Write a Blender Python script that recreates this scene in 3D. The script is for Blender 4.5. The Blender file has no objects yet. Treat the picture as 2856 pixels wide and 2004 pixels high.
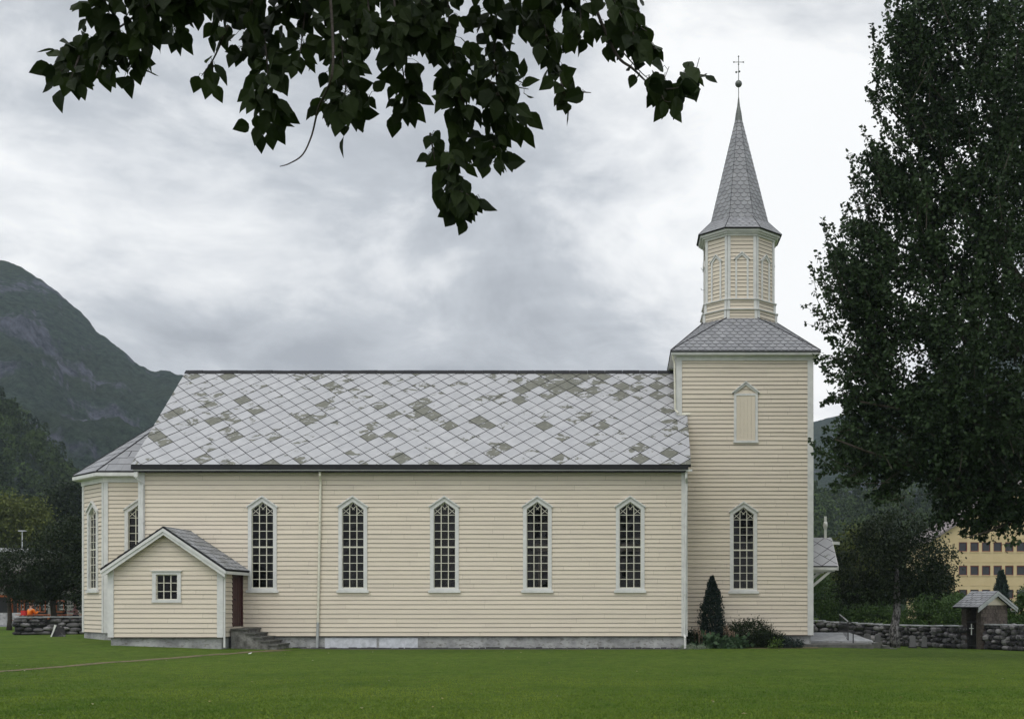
import bpy, math, random
import numpy as np
from mathutils import Vector, Matrix, noise as mnoise
random.seed(7); RNG = np.random.default_rng(11)
SC = bpy.context.scene
COL = SC.collection
# ------------------------------------------------------------------ camera
# photo pixel (2856 wide) <-> world: the nave's long wall is the plane y=0, the eye is at (0,-44,1.73)
F, CX, CY, DC, EYE = 3259.0, 1750.0, 1680.0, 44.0, 1.73
cam_d = bpy.data.cameras.new('camera'); cam = bpy.data.objects.new('camera', cam_d); COL.objects.link(cam)
cam.location = (0, -DC, EYE); cam.rotation_euler = (math.radians(90), 0, 0)
cam_d.sensor_width = 36; cam_d.lens = 36 * F / 2856
cam_d.shift_x = -(CX - 1428) / 2856; cam_d.shift_y = (CY - 1002) / 2856
cam_d.clip_start = 0.1; cam_d.clip_end = 6000
SC.camera = cam
# ------------------------------------------------------------------ world
SUN_EL, SUN_AZ = math.radians(58), math.radians(200)      # azimuth of the sun seen from the scene, clockwise from +Y
W = bpy.data.worlds.new('World'); SC.world = W; W.use_nodes = True
nt = W.node_tree; nt.nodes.clear()
def wn(t, **k):
    n = nt.nodes.new(t)
    for a, b in k.items(): setattr(n, a, b)
    return n
def wmath(op, a, b=None, c=None):
    n = wn('ShaderNodeMath', operation=op)
    for i, v in enumerate((a, b, c)):
        if v is None: continue
        if isinstance(v, (int, float)): n.inputs[i].default_value = v
        else: nt.links.new(v, n.inputs[i])
    return n.outputs[0]
tc = wn('ShaderNodeTexCoord'); sep = wn('ShaderNodeSeparateXYZ'); nt.links.new(tc.outputs['Generated'], sep.inputs[0])
dx, dy, dz = sep.outputs
zz = wmath('ADD', wmath('MAXIMUM', dz, 0.0), 0.75)
cmb = wn('ShaderNodeCombineXYZ')
nt.links.new(wmath('MULTIPLY', dx, 1.15), cmb.inputs[0]); nt.links.new(wmath('MULTIPLY', dy, 1.15), cmb.inputs[1]); nt.links.new(wmath('MULTIPLY', dz, 2.3), cmb.inputs[2])
def cloud(scale, detail, off, dist=0.4):
    mp = wn('ShaderNodeMapping'); mp.inputs['Location'].default_value = off; nt.links.new(cmb.outputs[0], mp.inputs[0])
    n = wn('ShaderNodeTexNoise'); n.inputs['Scale'].default_value = scale; n.inputs['Detail'].default_value = detail
    n.inputs['Roughness'].default_value = 0.58; n.inputs['Distortion'].default_value = dist
    nt.links.new(mp.outputs[0], n.inputs['Vector']); return n.outputs['Fac']
c1 = cloud(2.6, 10, (3.1, 1.7, 0.35), 0.35); c2 = cloud(7.5, 8, (8.3, 4.1, 1.0), 0.5)
cl = wmath('ADD', wmath('MULTIPLY', c1, 0.70), wmath('MULTIPLY', c2, 0.30))
def glow(vec, width, amp):
    v = Vector(vec).normalized()
    d = wmath('ADD', wmath('ADD', wmath('MULTIPLY', dx, v.x), wmath('MULTIPLY', dy, v.y)), wmath('MULTIPLY', dz, v.z))
    a = wmath('DIVIDE', wmath('SUBTRACT', 1.0, d), width)
    return wmath('MULTIPLY', wmath('POWER', 2.718, wmath('MULTIPLY', a, -1.0)), amp)
g = wmath('ADD', glow((0.13, 1, 0.36), 0.012, 0.085), glow((0.19, 1, 0.28), 0.004, 0.08))   # thin bright cloud beside the spire
g = wmath('ADD', g, glow((-0.05, 1, 0.50), 0.006, -0.03))
cl = wmath('ADD', cl, g)
mr = wn('ShaderNodeValToRGB'); nt.links.new(cl, mr.inputs[0])
e = mr.color_ramp.elements; e[0].position = 0.38; e[0].color = (0.42, 0.44, 0.475, 1); e[1].position = 0.63; e[1].color = (1.12, 1.12, 1.11, 1)
m = e.new(0.47); m.color = (0.60, 0.625, 0.66, 1); m = e.new(0.53); m.color = (0.83, 0.845, 0.865, 1)
# brightness added to the unseen sky overhead and behind the camera, to light the church
beh = wmath('ADD', wmath('MULTIPLY', wmath('MAXIMUM', wmath('MULTIPLY', dy, -1.0), -0.25), 1.0), 0.25)
bri = wmath('ADD', 1.0, wmath('ADD', wmath('MULTIPLY', beh, 0.50), wmath('MULTIPLY', wmath('MAXIMUM', wmath('SUBTRACT', dz, 0.5), 0.0), 1.5)))
bg = wn('ShaderNodeBackground'); nt.links.new(mr.outputs[0], bg.inputs[0]); nt.links.new(bri, bg.inputs[1])
sky = wn('ShaderNodeTexSky', sky_type='NISHITA', sun_disc=False, sun_elevation=SUN_EL, sun_rotation=SUN_AZ)
bg2 = wn('ShaderNodeBackground'); nt.links.new(sky.outputs[0], bg2.inputs[0]); bg2.inputs[1].default_value = 0.05
mx = wn('ShaderNodeMixShader'); mx.inputs[0].default_value = 0.95
nt.links.new(bg2.outputs[0], mx.inputs[1]); nt.links.new(bg.outputs[0], mx.inputs[2])
out = wn('ShaderNodeOutputWorld'); nt.links.new(mx.outputs[0], out.inputs[0])
sd = bpy.data.lights.new('sun', 'SUN'); sd.energy = 0.9; sd.angle = math.radians(30); sd.color = (1, 0.95, 0.88)
so = bpy.data.objects.new('sun', sd); COL.objects.link(so)
sv = Vector((math.sin(SUN_AZ) * math.cos(SUN_EL), math.cos(SUN_AZ) * math.cos(SUN_EL), math.sin(SUN_EL)))
so.rotation_euler = sv.to_track_quat('Z', 'Y').to_euler()
SC.view_settings.view_transform = 'Standard'; SC.view_settings.look = 'None'; SC.view_settings.gamma = 1; SC.view_settings.exposure = 0
SC.cycles.max_bounces = 6; SC.cycles.transparent_max_bounces = 8; SC.cycles.volume_bounces = 1

# ------------------------------------------------------------------ helpers
def P(px, py, dep): return Vector(((px - CX) / F * dep, dep - DC, EYE + (CY - py) / F * dep))
def S(t): t = min(1, max(0, t)); return t * t * (3 - 2 * t)
def gz(x, y):                                   # the lawn: a little higher at the apse, falling to the gate
    z = 0.33 * S((-x - 10) / 14)
    z -= 0.26 * S((x - 7) / 7) * S((y + 5) / 10)
    z -= 0.018 * min(6, max(0, y - 6)) * S((x - 5) / 6)
    return z
def smp(x, y, z): return gz(x, y) + z
def tag(o, label=None, cat=None, group=None, kind=None):
    if label: o['label'] = label
    if cat: o['category'] = cat
    if group: o['group'] = group
    if kind: o['kind'] = kind
    return o
def empty(name, loc, rz=0, parent=None):
    o = bpy.data.objects.new(name, None); COL.objects.link(o); o.location = loc; o.rotation_euler.z = rz; o.empty_display_size = .3
    if parent: o.parent = parent
    return o
def link_mesh(name, me, mat, parent=None, smooth=False):
    me.materials.append(mat)
    o = bpy.data.objects.new(name, me); COL.objects.link(o)
    if parent is not None:
        o.parent = parent
        # parts are modelled in world axes about the world origin unless their parent is moved: undo the parent's place
        if parent.type == 'EMPTY' and parent.get('world_parts'): o.matrix_parent_inverse = parent.matrix_basis.inverted()
    if smooth:
        me.polygons.foreach_set('use_smooth', [True] * len(me.polygons))
    return o
class MB:
    def __init__(s): s.v = []; s.f = []; s.c = []
    def add(s, vs, fs, c=None):
        n = len(s.v); s.v += [tuple(v) for v in vs]
        c = random.random() if c is None else c
        for f in fs: s.f.append([i + n for i in f]); s.c.append(c)
    def box(s, x0, x1, y0, y1, z0, z1, c=None):
        s.add([(x0,y0,z0),(x1,y0,z0),(x1,y1,z0),(x0,y1,z0),(x0,y0,z1),(x1,y0,z1),(x1,y1,z1),(x0,y1,z1)],
              [(0,3,2,1),(4,5,6,7),(0,1,5,4),(1,2,6,5),(2,3,7,6),(3,0,4,7)], c)
    def prism(s, pts, off, c=None):              # polygon extruded by a vector
        n = len(pts); off = Vector(off); a = [Vector(p) for p in pts]; b = [p + off for p in a]
        s.add(a + b, [tuple(range(n))[::-1], tuple(range(n, 2*n))] + [(i, (i+1) % n, n + (i+1) % n, n + i) for i in range(n)], c)
    def bar(s, a, b, w, h, up=(0,0,1), c=None):  # rectangular bar from a to b
        a = Vector(a); b = Vector(b); d = (b - a).normalized(); u = Vector(up)
        sd_ = d.cross(u); sd_ = sd_.normalized() if sd_.length > 1e-5 else Vector((1,0,0)); u = sd_.cross(d)
        q = [a + sd_*x*w/2 + u*y*h/2 for x, y in ((-1,-1),(1,-1),(1,1),(-1,1))]
        s.prism(q, b - a, c)
    def tube(s, pts, rad, n=8, c=None, cap=True):
        pts = [Vector(p) for p in pts]
        if not hasattr(rad, '__len__'): rad = [rad] * len(pts)
        vs = []; ref = Vector((0.31, 0.87, 0.38))
        for i, p in enumerate(pts):
            d = (pts[min(i+1, len(pts)-1)] - pts[max(i-1, 0)]).normalized()
            a = d.cross(ref)
            if a.length < 1e-3: a = d.cross(Vector((1,0,0)))
            a.normalize(); b = d.cross(a)
            for k in range(n):
                t = 2 * math.pi * k / n; vs.append(p + (a*math.cos(t) + b*math.sin(t)) * rad[i])
        fs = [(i*n + k, i*n + (k+1) % n, (i+1)*n + (k+1) % n, (i+1)*n + k) for i in range(len(pts)-1) for k in range(n)]
        if cap: fs += [tuple(range(n))[::-1], tuple((len(pts)-1)*n + k for k in range(n))]
        s.add(vs, fs, c)
    def ball(s, c0, r, n=12, m_=8, sc=(1,1,1), c=None, jit=0, rot=0):
        vs = []; c0 = Vector(c0); ca, sa = math.cos(rot), math.sin(rot)
        for j in range(m_ + 1):
            ph = math.pi * j / m_
            for k in range(n):
                t = 2*math.pi*k/n
                q = Vector((math.sin(ph)*math.cos(t)*sc[0], math.sin(ph)*math.sin(t)*sc[1], math.cos(ph)*sc[2])) * r
                if jit: q *= 1 + jit * mnoise.noise(q * (2.2 / r) + c0 * 3.7)
                q = Vector((q.x*ca - q.y*sa, q.x*sa + q.y*ca, q.z))
                vs.append(c0 + q)
        s.add(vs, [(j*n + k, (j+1)*n + k, (j+1)*n + (k+1) % n, j*n + (k+1) % n) for j in range(m_) for k in range(n)], c)
    def build(s, name, mat, parent=None, smooth=False, label=None):
        me = bpy.data.meshes.new(name); me.from_pydata(s.v, [], s.f); me.update()
        at = me.attributes.new('rnd', 'FLOAT', 'FACE'); at.data.foreach_set('value', s.c)
        o = link_mesh(name, me, mat, parent, smooth)
        if label: o['label'] = label
        return o
def np_mesh(name, V, Fq, rnd, mat, parent=None, smooth=False):
    me = bpy.data.meshes.new(name); nv = len(V); nf, k = Fq.shape
    me.vertices.add(nv); me.vertices.foreach_set('co', V.astype(np.float32).ravel())
    me.loops.add(nf*k); me.loops.foreach_set('vertex_index', Fq.astype(np.int32).ravel())
    me.polygons.add(nf); me.polygons.foreach_set('loop_start', np.arange(0, nf*k, k, dtype=np.int32)); 
    me.polygons.foreach_set('loop_total', np.full(nf, k, dtype=np.int32))
    me.update(calc_edges=True)
    at = me.attributes.new('rnd', 'FLOAT', 'FACE'); at.data.foreach_set('value', rnd.astype(np.float32))
    return link_mesh(name, me, mat, parent, smooth)

# ------------------------------------------------------------------ materials
class M:
    def __init__(s, name, rough=0.7, spec=0.3):
        s.m = bpy.data.materials.new(name); s.m.use_nodes = True; s.t = s.m.node_tree
        s.b = s.t.nodes['Principled BSDF']; s.b.inputs['Roughness'].default_value = rough; s.b.inputs['Specular IOR Level'].default_value = spec
        s.o = s.t.nodes['Material Output']
    def n(s, t, **k):
        n = s.t.nodes.new(t)
        for a, b in k.items(): setattr(n, a, b)
        return n
    def inp(s, node, i, v):
        if isinstance(v, (int, float)): node.inputs[i].default_value = v
        elif isinstance(v, tuple): node.inputs[i].default_value = v if len(v) != 3 or node.inputs[i].type == 'VECTOR' else (*v, 1)
        else: s.t.links.new(v, node.inputs[i])
    def co(s, kind='Object', scale=(1,1,1)):
        if not hasattr(s, '_tc'): s._tc = s.n('ShaderNodeTexCoord')
        mp = s.n('ShaderNodeMapping'); mp.inputs['Scale'].default_value = scale; s.t.links.new(s._tc.outputs[kind], mp.inputs[0]); return mp.outputs[0]
    def noise(s, scale, detail=4, rough=0.5, stretch=(1,1,1), dist=0, col=False):
        n = s.n('ShaderNodeTexNoise'); n.inputs['Scale'].default_value = scale; n.inputs['Detail'].default_value = detail
        n.inputs['Roughness'].default_value = rough; n.inputs['Distortion'].default_value = dist
        s.t.links.new(s.co(scale=stretch), n.inputs['Vector']); return n.outputs['Color' if col else 'Fac']
    def math(s, op, a, b=0.0, c=0.0):
        n = s.n('ShaderNodeMath', operation=op)
        for i, v in enumerate((a, b, c)): s.inp(n, i, v)
        return n.outputs[0]
    def ramp(s, f, stops):
        n = s.n('ShaderNodeValToRGB'); s.inp(n, 0, f); el = n.color_ramp.elements
        for i, (p, c) in enumerate(stops):
            q = el[i] if i < 2 else el.new(p)
            q.position = p; q.color = (*c, 1) if hasattr(c, '__len__') else (c, c, c, 1)
        return n.outputs[0]
    def mix(s, f, a, b, mode='MIX'):
        n = s.n('ShaderNodeMix', data_type='RGBA', blend_type=mode); s.inp(n, 0, f); s.inp(n, 6, a); s.inp(n, 7, b); return n.outputs[2]
    def rnd(s):
        n = s.n('ShaderNodeAttribute', attribute_name='rnd'); return n.outputs['Fac']
    def color(s, c): s.inp(s.b, 'Base Color', c); return s
    def bump(s, h, dist=0.02, strength=1.0):
        n = s.n('ShaderNodeBump'); n.inputs['Distance'].default_value = dist; n.inputs['Strength'].default_value = strength
        s.inp(n, 'Height', h); s.t.links.new(n.outputs[0], s.b.inputs['Normal']); return s
def simple(name, c, rough=0.7, var=0.12, scale=3, metal=0, bump=0.0):
    a = M(name, rough); f = a.noise(scale, 5)
    lo = tuple(x*(1-var) for x in c); hi = tuple(min(1, x*(1+var)) for x in c)
    a.color(a.ramp(f, [(0.3, lo), (0.7, hi)])); a.b.inputs['Metallic'].default_value = metal
    if bump: a.bump(a.noise(scale*6, 3), bump)
    return a.m
MAT = {}
def clapmat(name, base, dirty):
    a = M(name, 0.55, 0.35)
    r = a.rnd()
    c = a.ramp(r, [(0.0, tuple(x*0.95 for x in base)), (1.0, tuple(x*1.03 for x in base))])
    streak = a.noise(1.4, 6, 0.6, (0.5, 0.5, 2.4))
    c = a.mix(a.ramp(streak, [(0.48, 0.0), (0.76, 0.6)]), c, dirty)
    grime = a.noise(5.0, 6, 0.7, (0.5, 0.5, 5))
    c = a.mix(a.ramp(grime, [(0.62, 0.0), (0.82, 0.40)]), c, (0.42, 0.36, 0.27))
    c = a.mix(a.ramp(a.noise(3.0, 5, 0.7, (1.6, 1.6, .18)), [(0.64, 0.0), (0.80, 0.25)]), c, (0.36, 0.32, 0.26))
    spots = a.noise(2.2, 3, 0.6, (1, 1, 3.0))
    c = a.mix(a.ramp(spots, [(0.74, 0.0), (0.76, 0.5)]), c, (0.40, 0.33, 0.24))
    c = a.mix(a.math('LESS_THAN', r, -0.5), c, (0.045, 0.04, 0.035))  # near-black for board edges: painted shadow line plus dirt
    a.color(c); a.bump(a.noise(14, 4, 0.6, (0.15, 0.15, 3)), 0.004)
    return a.m
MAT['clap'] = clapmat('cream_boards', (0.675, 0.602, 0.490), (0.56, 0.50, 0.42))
a = M('white_trim', 0.5, 0.35); f = a.noise(3, 6, 0.65); c = a.ramp(f, [(0.35, (0.57, 0.575, 0.56)), (0.7, (0.70, 0.70, 0.68))])
c = a.mix(a.ramp(a.noise(9, 5, 0.7, (1,1,0.4)), [(0.62, 0.0), (0.8, 0.4)]), c, (0.36, 0.36, 0.33)); a.color(c); MAT['trim'] = a.m
a = M('bar_paint', 0.5); a.color(a.ramp(a.noise(6), [(0.3, (0.60, 0.58, 0.48)), (0.7, (0.72, 0.70, 0.60))])); MAT['bars'] = a.m
# big diamond sheets: pale paint peeling off olive grey slate
a = M('peeling_slate', 0.6, 0.3); r = a.rnd()
pn = a.noise(1.8, 7, 0.58, (.8, 1, 1.5), dist=0.8)
fine = a.noise(9.0, 5, 0.65)
th = a.math('ADD', a.math('MULTIPLY', pn, 0.8), a.math('MULTIPLY', fine, 0.2))
th = a.math('ADD', th, a.math('MULTIPLY', a.math('SUBTRACT', r, 0.5), 0.30))
peel = a.ramp(th, [(0.572, 0.0), (0.588, 1.0)])
paint = a.ramp(a.noise(2.5, 6, 0.6, (1, 1, 0.6)), [(0.3, (0.35, 0.355, 0.37)), (0.7, (0.44, 0.443, 0.455))])
paint = a.mix(a.math('MULTIPLY', a.math('FRACT', a.math('MULTIPLY', r, 17.3)), 0.28), paint, (0.30, 0.305, 0.32))
slate = a.ramp(a.noise(6, 5, 0.6), [(0.3, (0.105, 0.108, 0.088)), (0.7, (0.18, 0.18, 0.148))])
a.color(a.mix(a.math('LESS_THAN', r, -0.5), a.mix(peel, paint, slate), (0.05, 0.05, 0.055))); a.bump(a.math('SUBTRACT', 1.0, peel), 0.004); MAT['diamond'] = a.m
a = M('scale_slate', 0.6, 0.3); r = a.rnd()
c = a.ramp(a.noise(3, 6, 0.65), [(0.3, (0.23, 0.235, 0.25)), (0.7, (0.33, 0.335, 0.35))])
c = a.mix(a.math('MULTIPLY', r, 0.5), c, (0.17, 0.175, 0.185))
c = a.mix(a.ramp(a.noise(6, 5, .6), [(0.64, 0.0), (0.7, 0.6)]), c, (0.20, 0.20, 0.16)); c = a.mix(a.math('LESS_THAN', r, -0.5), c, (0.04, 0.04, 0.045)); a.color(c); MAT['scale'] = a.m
a = M('annex_slate', 0.6, 0.3); r = a.rnd()
c = a.mix(r, (0.36, 0.37, 0.40), (0.20, 0.21, 0.21)); c = a.mix(a.ramp(a.noise(7, 5, .7), [(0.5, 0.0), (0.62, 0.75)]), c, (0.13, 0.13, 0.11)); c = a.mix(a.math('LESS_THAN', r, -0.5), c, (0.04, 0.04, 0.045)); a.color(c); MAT['annexslate'] = a.m
MAT['dark'] = simple('roof_felt', (0.022, 0.022, 0.025), 0.85)
MAT['drip'] = simple('dark_drip_edge', (0.07, 0.06, 0.05), 0.8)
a = M('plinth_concrete', 0.85); c = a.ramp(a.noise(1.6, 8, 0.65), [(0.32, (0.20, 0.205, 0.205)), (0.68, (0.46, 0.465, 0.46))])
c = a.mix(a.ramp(a.noise(5, 7, 0.7, (1,1,2)), [(0.52, 0.0), (0.66, 0.8)]), c, (0.12, 0.115, 0.09)); a.color(c); a.bump(a.noise(20, 5), 0.01); MAT['concrete'] = a.m
a = M('white_render', 0.85); c = a.ramp(a.noise(4, 8, 0.65), [(0.35, (0.42, 0.44, 0.47)), (0.6, (0.60, 0.62, 0.66))]); a.color(c); MAT['whitewash'] = a.m
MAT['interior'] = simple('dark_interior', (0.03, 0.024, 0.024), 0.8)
MAT['gallery'] = simple('painted_gallery', (0.30, 0.22, 0.15), 0.6)
MAT['reddoor'] = simple('oxblood_door', (0.055, 0.019, 0.018), 0.5, 0.2, 5)
MAT['metal'] = simple('weathered_copper', (0.12, 0.13, 0.12), 0.45, 0.25, 8, 0.6)
MAT['iron'] = simple('black_iron', (0.03, 0.03, 0.032), 0.5)
MAT['zinc'] = simple('grey_zinc', (0.36, 0.38, 0.38), 0.5, 0.15, 5)
MAT['white'] = simple('white_paint', (0.72, 0.73, 0.71), 0.5, 0.08, 5)
# glass: thin pane, see-through with a clear reflection
a = M('window_glass'); t = a.t
gl = a.n('ShaderNodeBsdfGlossy'); gl.inputs['Roughness'].default_value = 0.03; gl.inputs[0].default_value = (1,1,1,1)
bp = a.n('ShaderNodeBump'); bp.inputs['Distance'].default_value = 0.003; a.inp(bp, 'Height', a.noise(1.3, 1)); t.links.new(bp.outputs[0], gl.inputs['Normal'])
tr = a.n('ShaderNodeBsdfTransparent'); a.inp(tr, 0, a.ramp(a.rnd(), [(0, (.5, .55, .56)), (1, (.88, .9, .88))]))
fr = a.n('ShaderNodeFresnel'); fr.inputs[0].default_value = 1.28
ms = a.n('ShaderNodeMixShader'); t.links.new(fr.outputs[0], ms.inputs[0]); t.links.new(tr.outputs[0], ms.inputs[1]); t.links.new(gl.outputs[0], ms.inputs[2])
t.links.new(ms.outputs[0], a.o.inputs[0]); MAT['glass'] = a.m
def leafmat(name, c1, c2, trans=0.25, rough=0.5, scale=0.35):
    a = M(name, rough, 0.12); r = a.rnd()
    c = a.mix(r, c1, c2); c = a.mix(a.ramp(a.noise(scale, 3), [(0.35, 0.0), (0.7, 0.45)]), c, tuple(x*1.25 for x in c2)); a.color(c)
    tl = a.n('ShaderNodeBsdfTranslucent'); a.inp(tl, 0, a.mix(r, tuple(x*1.3 for x in c1), tuple(x*1.5 for x in c2)))
    ms = a.n('ShaderNodeMixShader'); ms.inputs[0].default_value = trans
    a.t.links.new(a.b.outputs[0], ms.inputs[1]); a.t.links.new(tl.outputs[0], ms.inputs[2]); a.t.links.new(ms.outputs[0], a.o.inputs[0]); return a.m
MAT['leaf_over'] = leafmat('poplar_leaves_near', (0.010, 0.018, 0.006), (0.026, 0.042, 0.010), 0.24, 0.55, 2)
MAT['leaf_big'] = leafmat('poplar_leaves', (0.007, 0.016, 0.007), (0.036, 0.060, 0.024), 0.12, 0.5)
MAT['leaf_mid'] = leafmat('broad_leaves', (0.024, 0.050, 0.015), (0.055, 0.095, 0.024), 0.15)
MAT['leaf_dark'] = leafmat('dark_leaves', (0.010, 0.018, 0.009), (0.024, 0.036, 0.015), 0.10)
MAT['leaf_yellow'] = leafmat('yellowing_leaves', (0.050, 0.070, 0.018), (0.095, 0.110, 0.027), 0.15)
MAT['leaf_shrub'] = leafmat('shrub_leaves', (0.030, 0.065, 0.018), (0.065, 0.11, 0.030), 0.15)
MAT['leaf_blue'] = leafmat('blue_green_needles', (0.014, 0.026, 0.022), (0.028, 0.042, 0.034), 0.05)
MAT['leaf_hosta'] = leafmat('hosta_leaves', (0.035, 0.070, 0.035), (0.06, 0.10, 0.05), 0.15)
MAT['leaf_silver'] = leafmat('silver_leaves', (0.16, 0.20, 0.15), (0.24, 0.28, 0.20), 0.1)
MAT['leaf_lime'] = leafmat('lime_leaves', (0.045, 0.085, 0.02), (0.08, 0.13, 0.03), 0.2)
MAT['forest'] = leafmat('forest_foliage', (0.009, 0.018, 0.009), (0.062, 0.095, 0.028), 0.03, 0.8, 0.05)
MAT['bark'] = simple('dark_bark', (0.055, 0.045, 0.036), 0.9, 0.35, 12, 0, 0.02)
a = M('mottled_bark', 0.9); c = a.ramp(a.noise(9, 6, 0.7, (1,1,0.6)), [(0.44, (0.04, 0.037, 0.037)), (0.56, (0.27, 0.255, 0.26))]); a.color(c); a.bump(a.noise(18, 5), 0.03); MAT['bark_pale'] = a.m
a = M('field_stone', 0.9); r = a.rnd(); c = a.mix(a.math('POWER', r, 1.7), (0.035, 0.033, 0.037), (0.30, 0.29, 0.30))
c = a.mix(a.ramp(a.noise(6, 6, 0.75), [(0.56, 0.0), (0.64, 0.75)]), c, (0.42, 0.41, 0.42)); c = a.mix(a.ramp(a.noise(3, 6, 0.7), [(0.5, 0.0), (0.62, 0.6)]), c, (0.035, 0.036, 0.032))
a.color(c); a.bump(a.noise(16, 5), 0.03); MAT['stone'] = a.m
MAT['coping'] = simple('coping_slab', (0.36, 0.37, 0.38), 0.85, 0.3, 4, 0, 0.01)
MAT['mortar'] = simple('dark_joint', (0.03, 0.03, 0.03), 0.95)
a = M('rough_step_block', 0.9); c = a.ramp(a.noise(4, 8, 0.75), [(0.35, (0.07, 0.068, 0.06)), (0.65, (0.27, 0.265, 0.25))]); a.color(c); a.bump(a.noise(12, 5), .03); MAT['stepblock'] = a.m
MAT['stepstone'] = simple('step_slab', (0.11, 0.11, 0.10), 0.85, 0.3, 6, 0, 0.01)

# ------------------------------------------------------------------ ground
def axis(lo, hi, flo, fhi, st):
    far_lo = [flo - d for d in (700, 500, 350, 250, 170, 110, 70, 40, 22, 10, 4) if flo - d >= lo]
    far_hi = [fhi + d for d in (4, 10, 22, 40, 70, 110, 170, 250, 350, 500, 700) if fhi + d <= hi]
    return [lo] + far_lo + list(np.arange(flo, fhi + 1e-6, st)) + far_hi + [hi]
xs = axis(-1000, 1000, -46, 34, 1.0); ys = axis(-120, 1050, -46, 40, 1.0)
V = np.array([(x, y, gz(x, y)) for y in ys for x in xs]); nx = len(xs)
Fq = np.array([(j*nx+i, j*nx+i+1, (j+1)*nx+i+1, (j+1)*nx+i) for j in range(len(ys)-1) for i in range(nx-1)])
a = M('lawn', 0.9, 0.1)
c = a.ramp(a.math('ADD', a.math('MULTIPLY', a.noise(0.22, 5, 0.6), .7), a.math('MULTIPLY', a.noise(.8, 2, .4, (.10, 1, 1)), .3)), [(0.38, (0.052, 0.115, 0.012)), (0.62, (0.108, 0.190, 0.020))])
c = a.mix(a.ramp(a.noise(1.1, 6, 0.65, (0.6, 1.6, 1)), [(0.42, 0.0), (0.66, 0.7)]), c, (0.120, 0.170, 0.024))
c = a.mix(a.ramp(a.noise(3.2, 7, 0.8, (1, 0.6, 1)), [(0.44, 0.0), (0.60, 0.85)]), c, (0.042, 0.080, 0.010))
c = a.mix(a.ramp(a.noise(1.9, 7, 0.78, (1.3, .5, 1)), [(0.50, 0.0), (0.66, 0.6)]), c, (0.150, 0.195, 0.032))
c = a.mix(a.ramp(a.noise(38, 4, 0.8), [(0.4, 0.0), (0.75, 0.7)]), c, (0.12, 0.17, 0.03))
c = a.mix(a.ramp(a.noise(0.7, 4, 0.6), [(0.66, 0.0), (0.8, 0.5)]), c, (0.12, 0.11, 0.045))
a.color(c); a.bump(a.math('ADD', a.noise(45, 4, 0.8), a.math('MULTIPLY', a.noise(9, 4), 2.0)), 0.05)
lawn = np_mesh('lawn', V, Fq, np.zeros(len(Fq)), a.m, smooth=True); tag(lawn, kind='structure')
def strip(name, pts, widths, mat, lift=0.008, seg=0.5, edge=0.0):
    """a ribbon that follows the ground"""
    mb = MB(); res = []
    for i in range(len(pts) - 1):
        a_, b_ = Vector(pts[i]), Vector(pts[i+1]); n = max(1, int((b_-a_).length / seg))
        for k in range(n): res.append((a_.lerp(b_, k/n), widths[i] + (widths[i+1]-widths[i]) * k/n))
    res.append((Vector(pts[-1]), widths[-1])); L = []
    for i, (p, w) in enumerate(res):
        d = (res[min(i+1, len(res)-1)][0] - res[max(i-1, 0)][0]).normalized(); nn = Vector((-d.y, d.x))
        for s_ in (-1, 1):
            q = p + nn * s_ * w/2 * (1 + edge * mnoise.noise(Vector((p.x*1.7, p.y*1.7, s_*5))))
            L.append((q.x, q.y, gz(q.x, q.y) + lift))
    mb.add(L, [(2*i, 2*i+1, 2*i+3, 2*i+2) for i in range(len(res)-1)], 0.5)
    o = mb.build(name, mat); tag(o, kind='structure'); return o
a = M('trodden_earth', 0.95); c = a.ramp(a.noise(6, 6, 0.7), [(0.4, (0.06, 0.07, 0.02)), (0.6, (0.17, 0.13, 0.075))]); a.color(c); MAT['earth'] = a.m
a = M('gravel', 0.95); c = a.ramp(a.noise(30, 5, 0.8), [(0.3, (0.06, 0.055, 0.055)), (0.7, (0.28, 0.26, 0.27))]); a.color(c); a.bump(a.noise(40, 3), 0.02); MAT['gravel'] = a.m
a = M('asphalt', 0.9); a.color(a.ramp(a.noise(3, 6, 0.7), [(0.3, (0.10, 0.10, 0.105)), (0.7, (0.17, 0.17, 0.175))])); MAT['asphalt'] = a.m
def gp(px, py, n=6):                              # pixel -> point on the lawn
    z = 0
    for _ in range(n):
        dep = (EYE - z) * F / (py - CY); x = (px - CX) / F * dep; z = gz(x, dep - DC)
    return Vector((x, dep - DC))
strip('path', [gp(-300, 1900), gp(0, 1872), gp(150, 1860), gp(304, 1847), gp(430, 1838), gp(565, 1827), gp(700, 1817), gp(800, 1811)], [.34, .36, .34, .36, .38, .4, .5, .7], MAT['earth'], edge=0.8)
strip('gravel_margin', [(-12.2, -0.28), (-5, -0.30), (2.3, -0.28)], [.56, .60, .56], MAT['gravel'], 0.012, edge=0.5)
strip('planting_bed', [(2.3, 1.2), (7.4, 1.35)], [2.3, 2.0], MAT['earth'], 0.010, edge=0.2)
strip('road', [(-95, 29.0), (-16, 29.0)], [9, 9], MAT['asphalt'], 0.006, seg=2)

# ------------------------------------------------------------------ the church
church = empty('church', (-8, 0, 0)); church['world_parts'] = 1; bpy.context.view_layer.update()
tag(church, 'long cream clapboard church with peeling diamond slate roof and an octagonal spire', 'church')
def part(mb, name, mat, parent=church, **k): return mb.build(name, MAT[mat], parent, **k)

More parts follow.
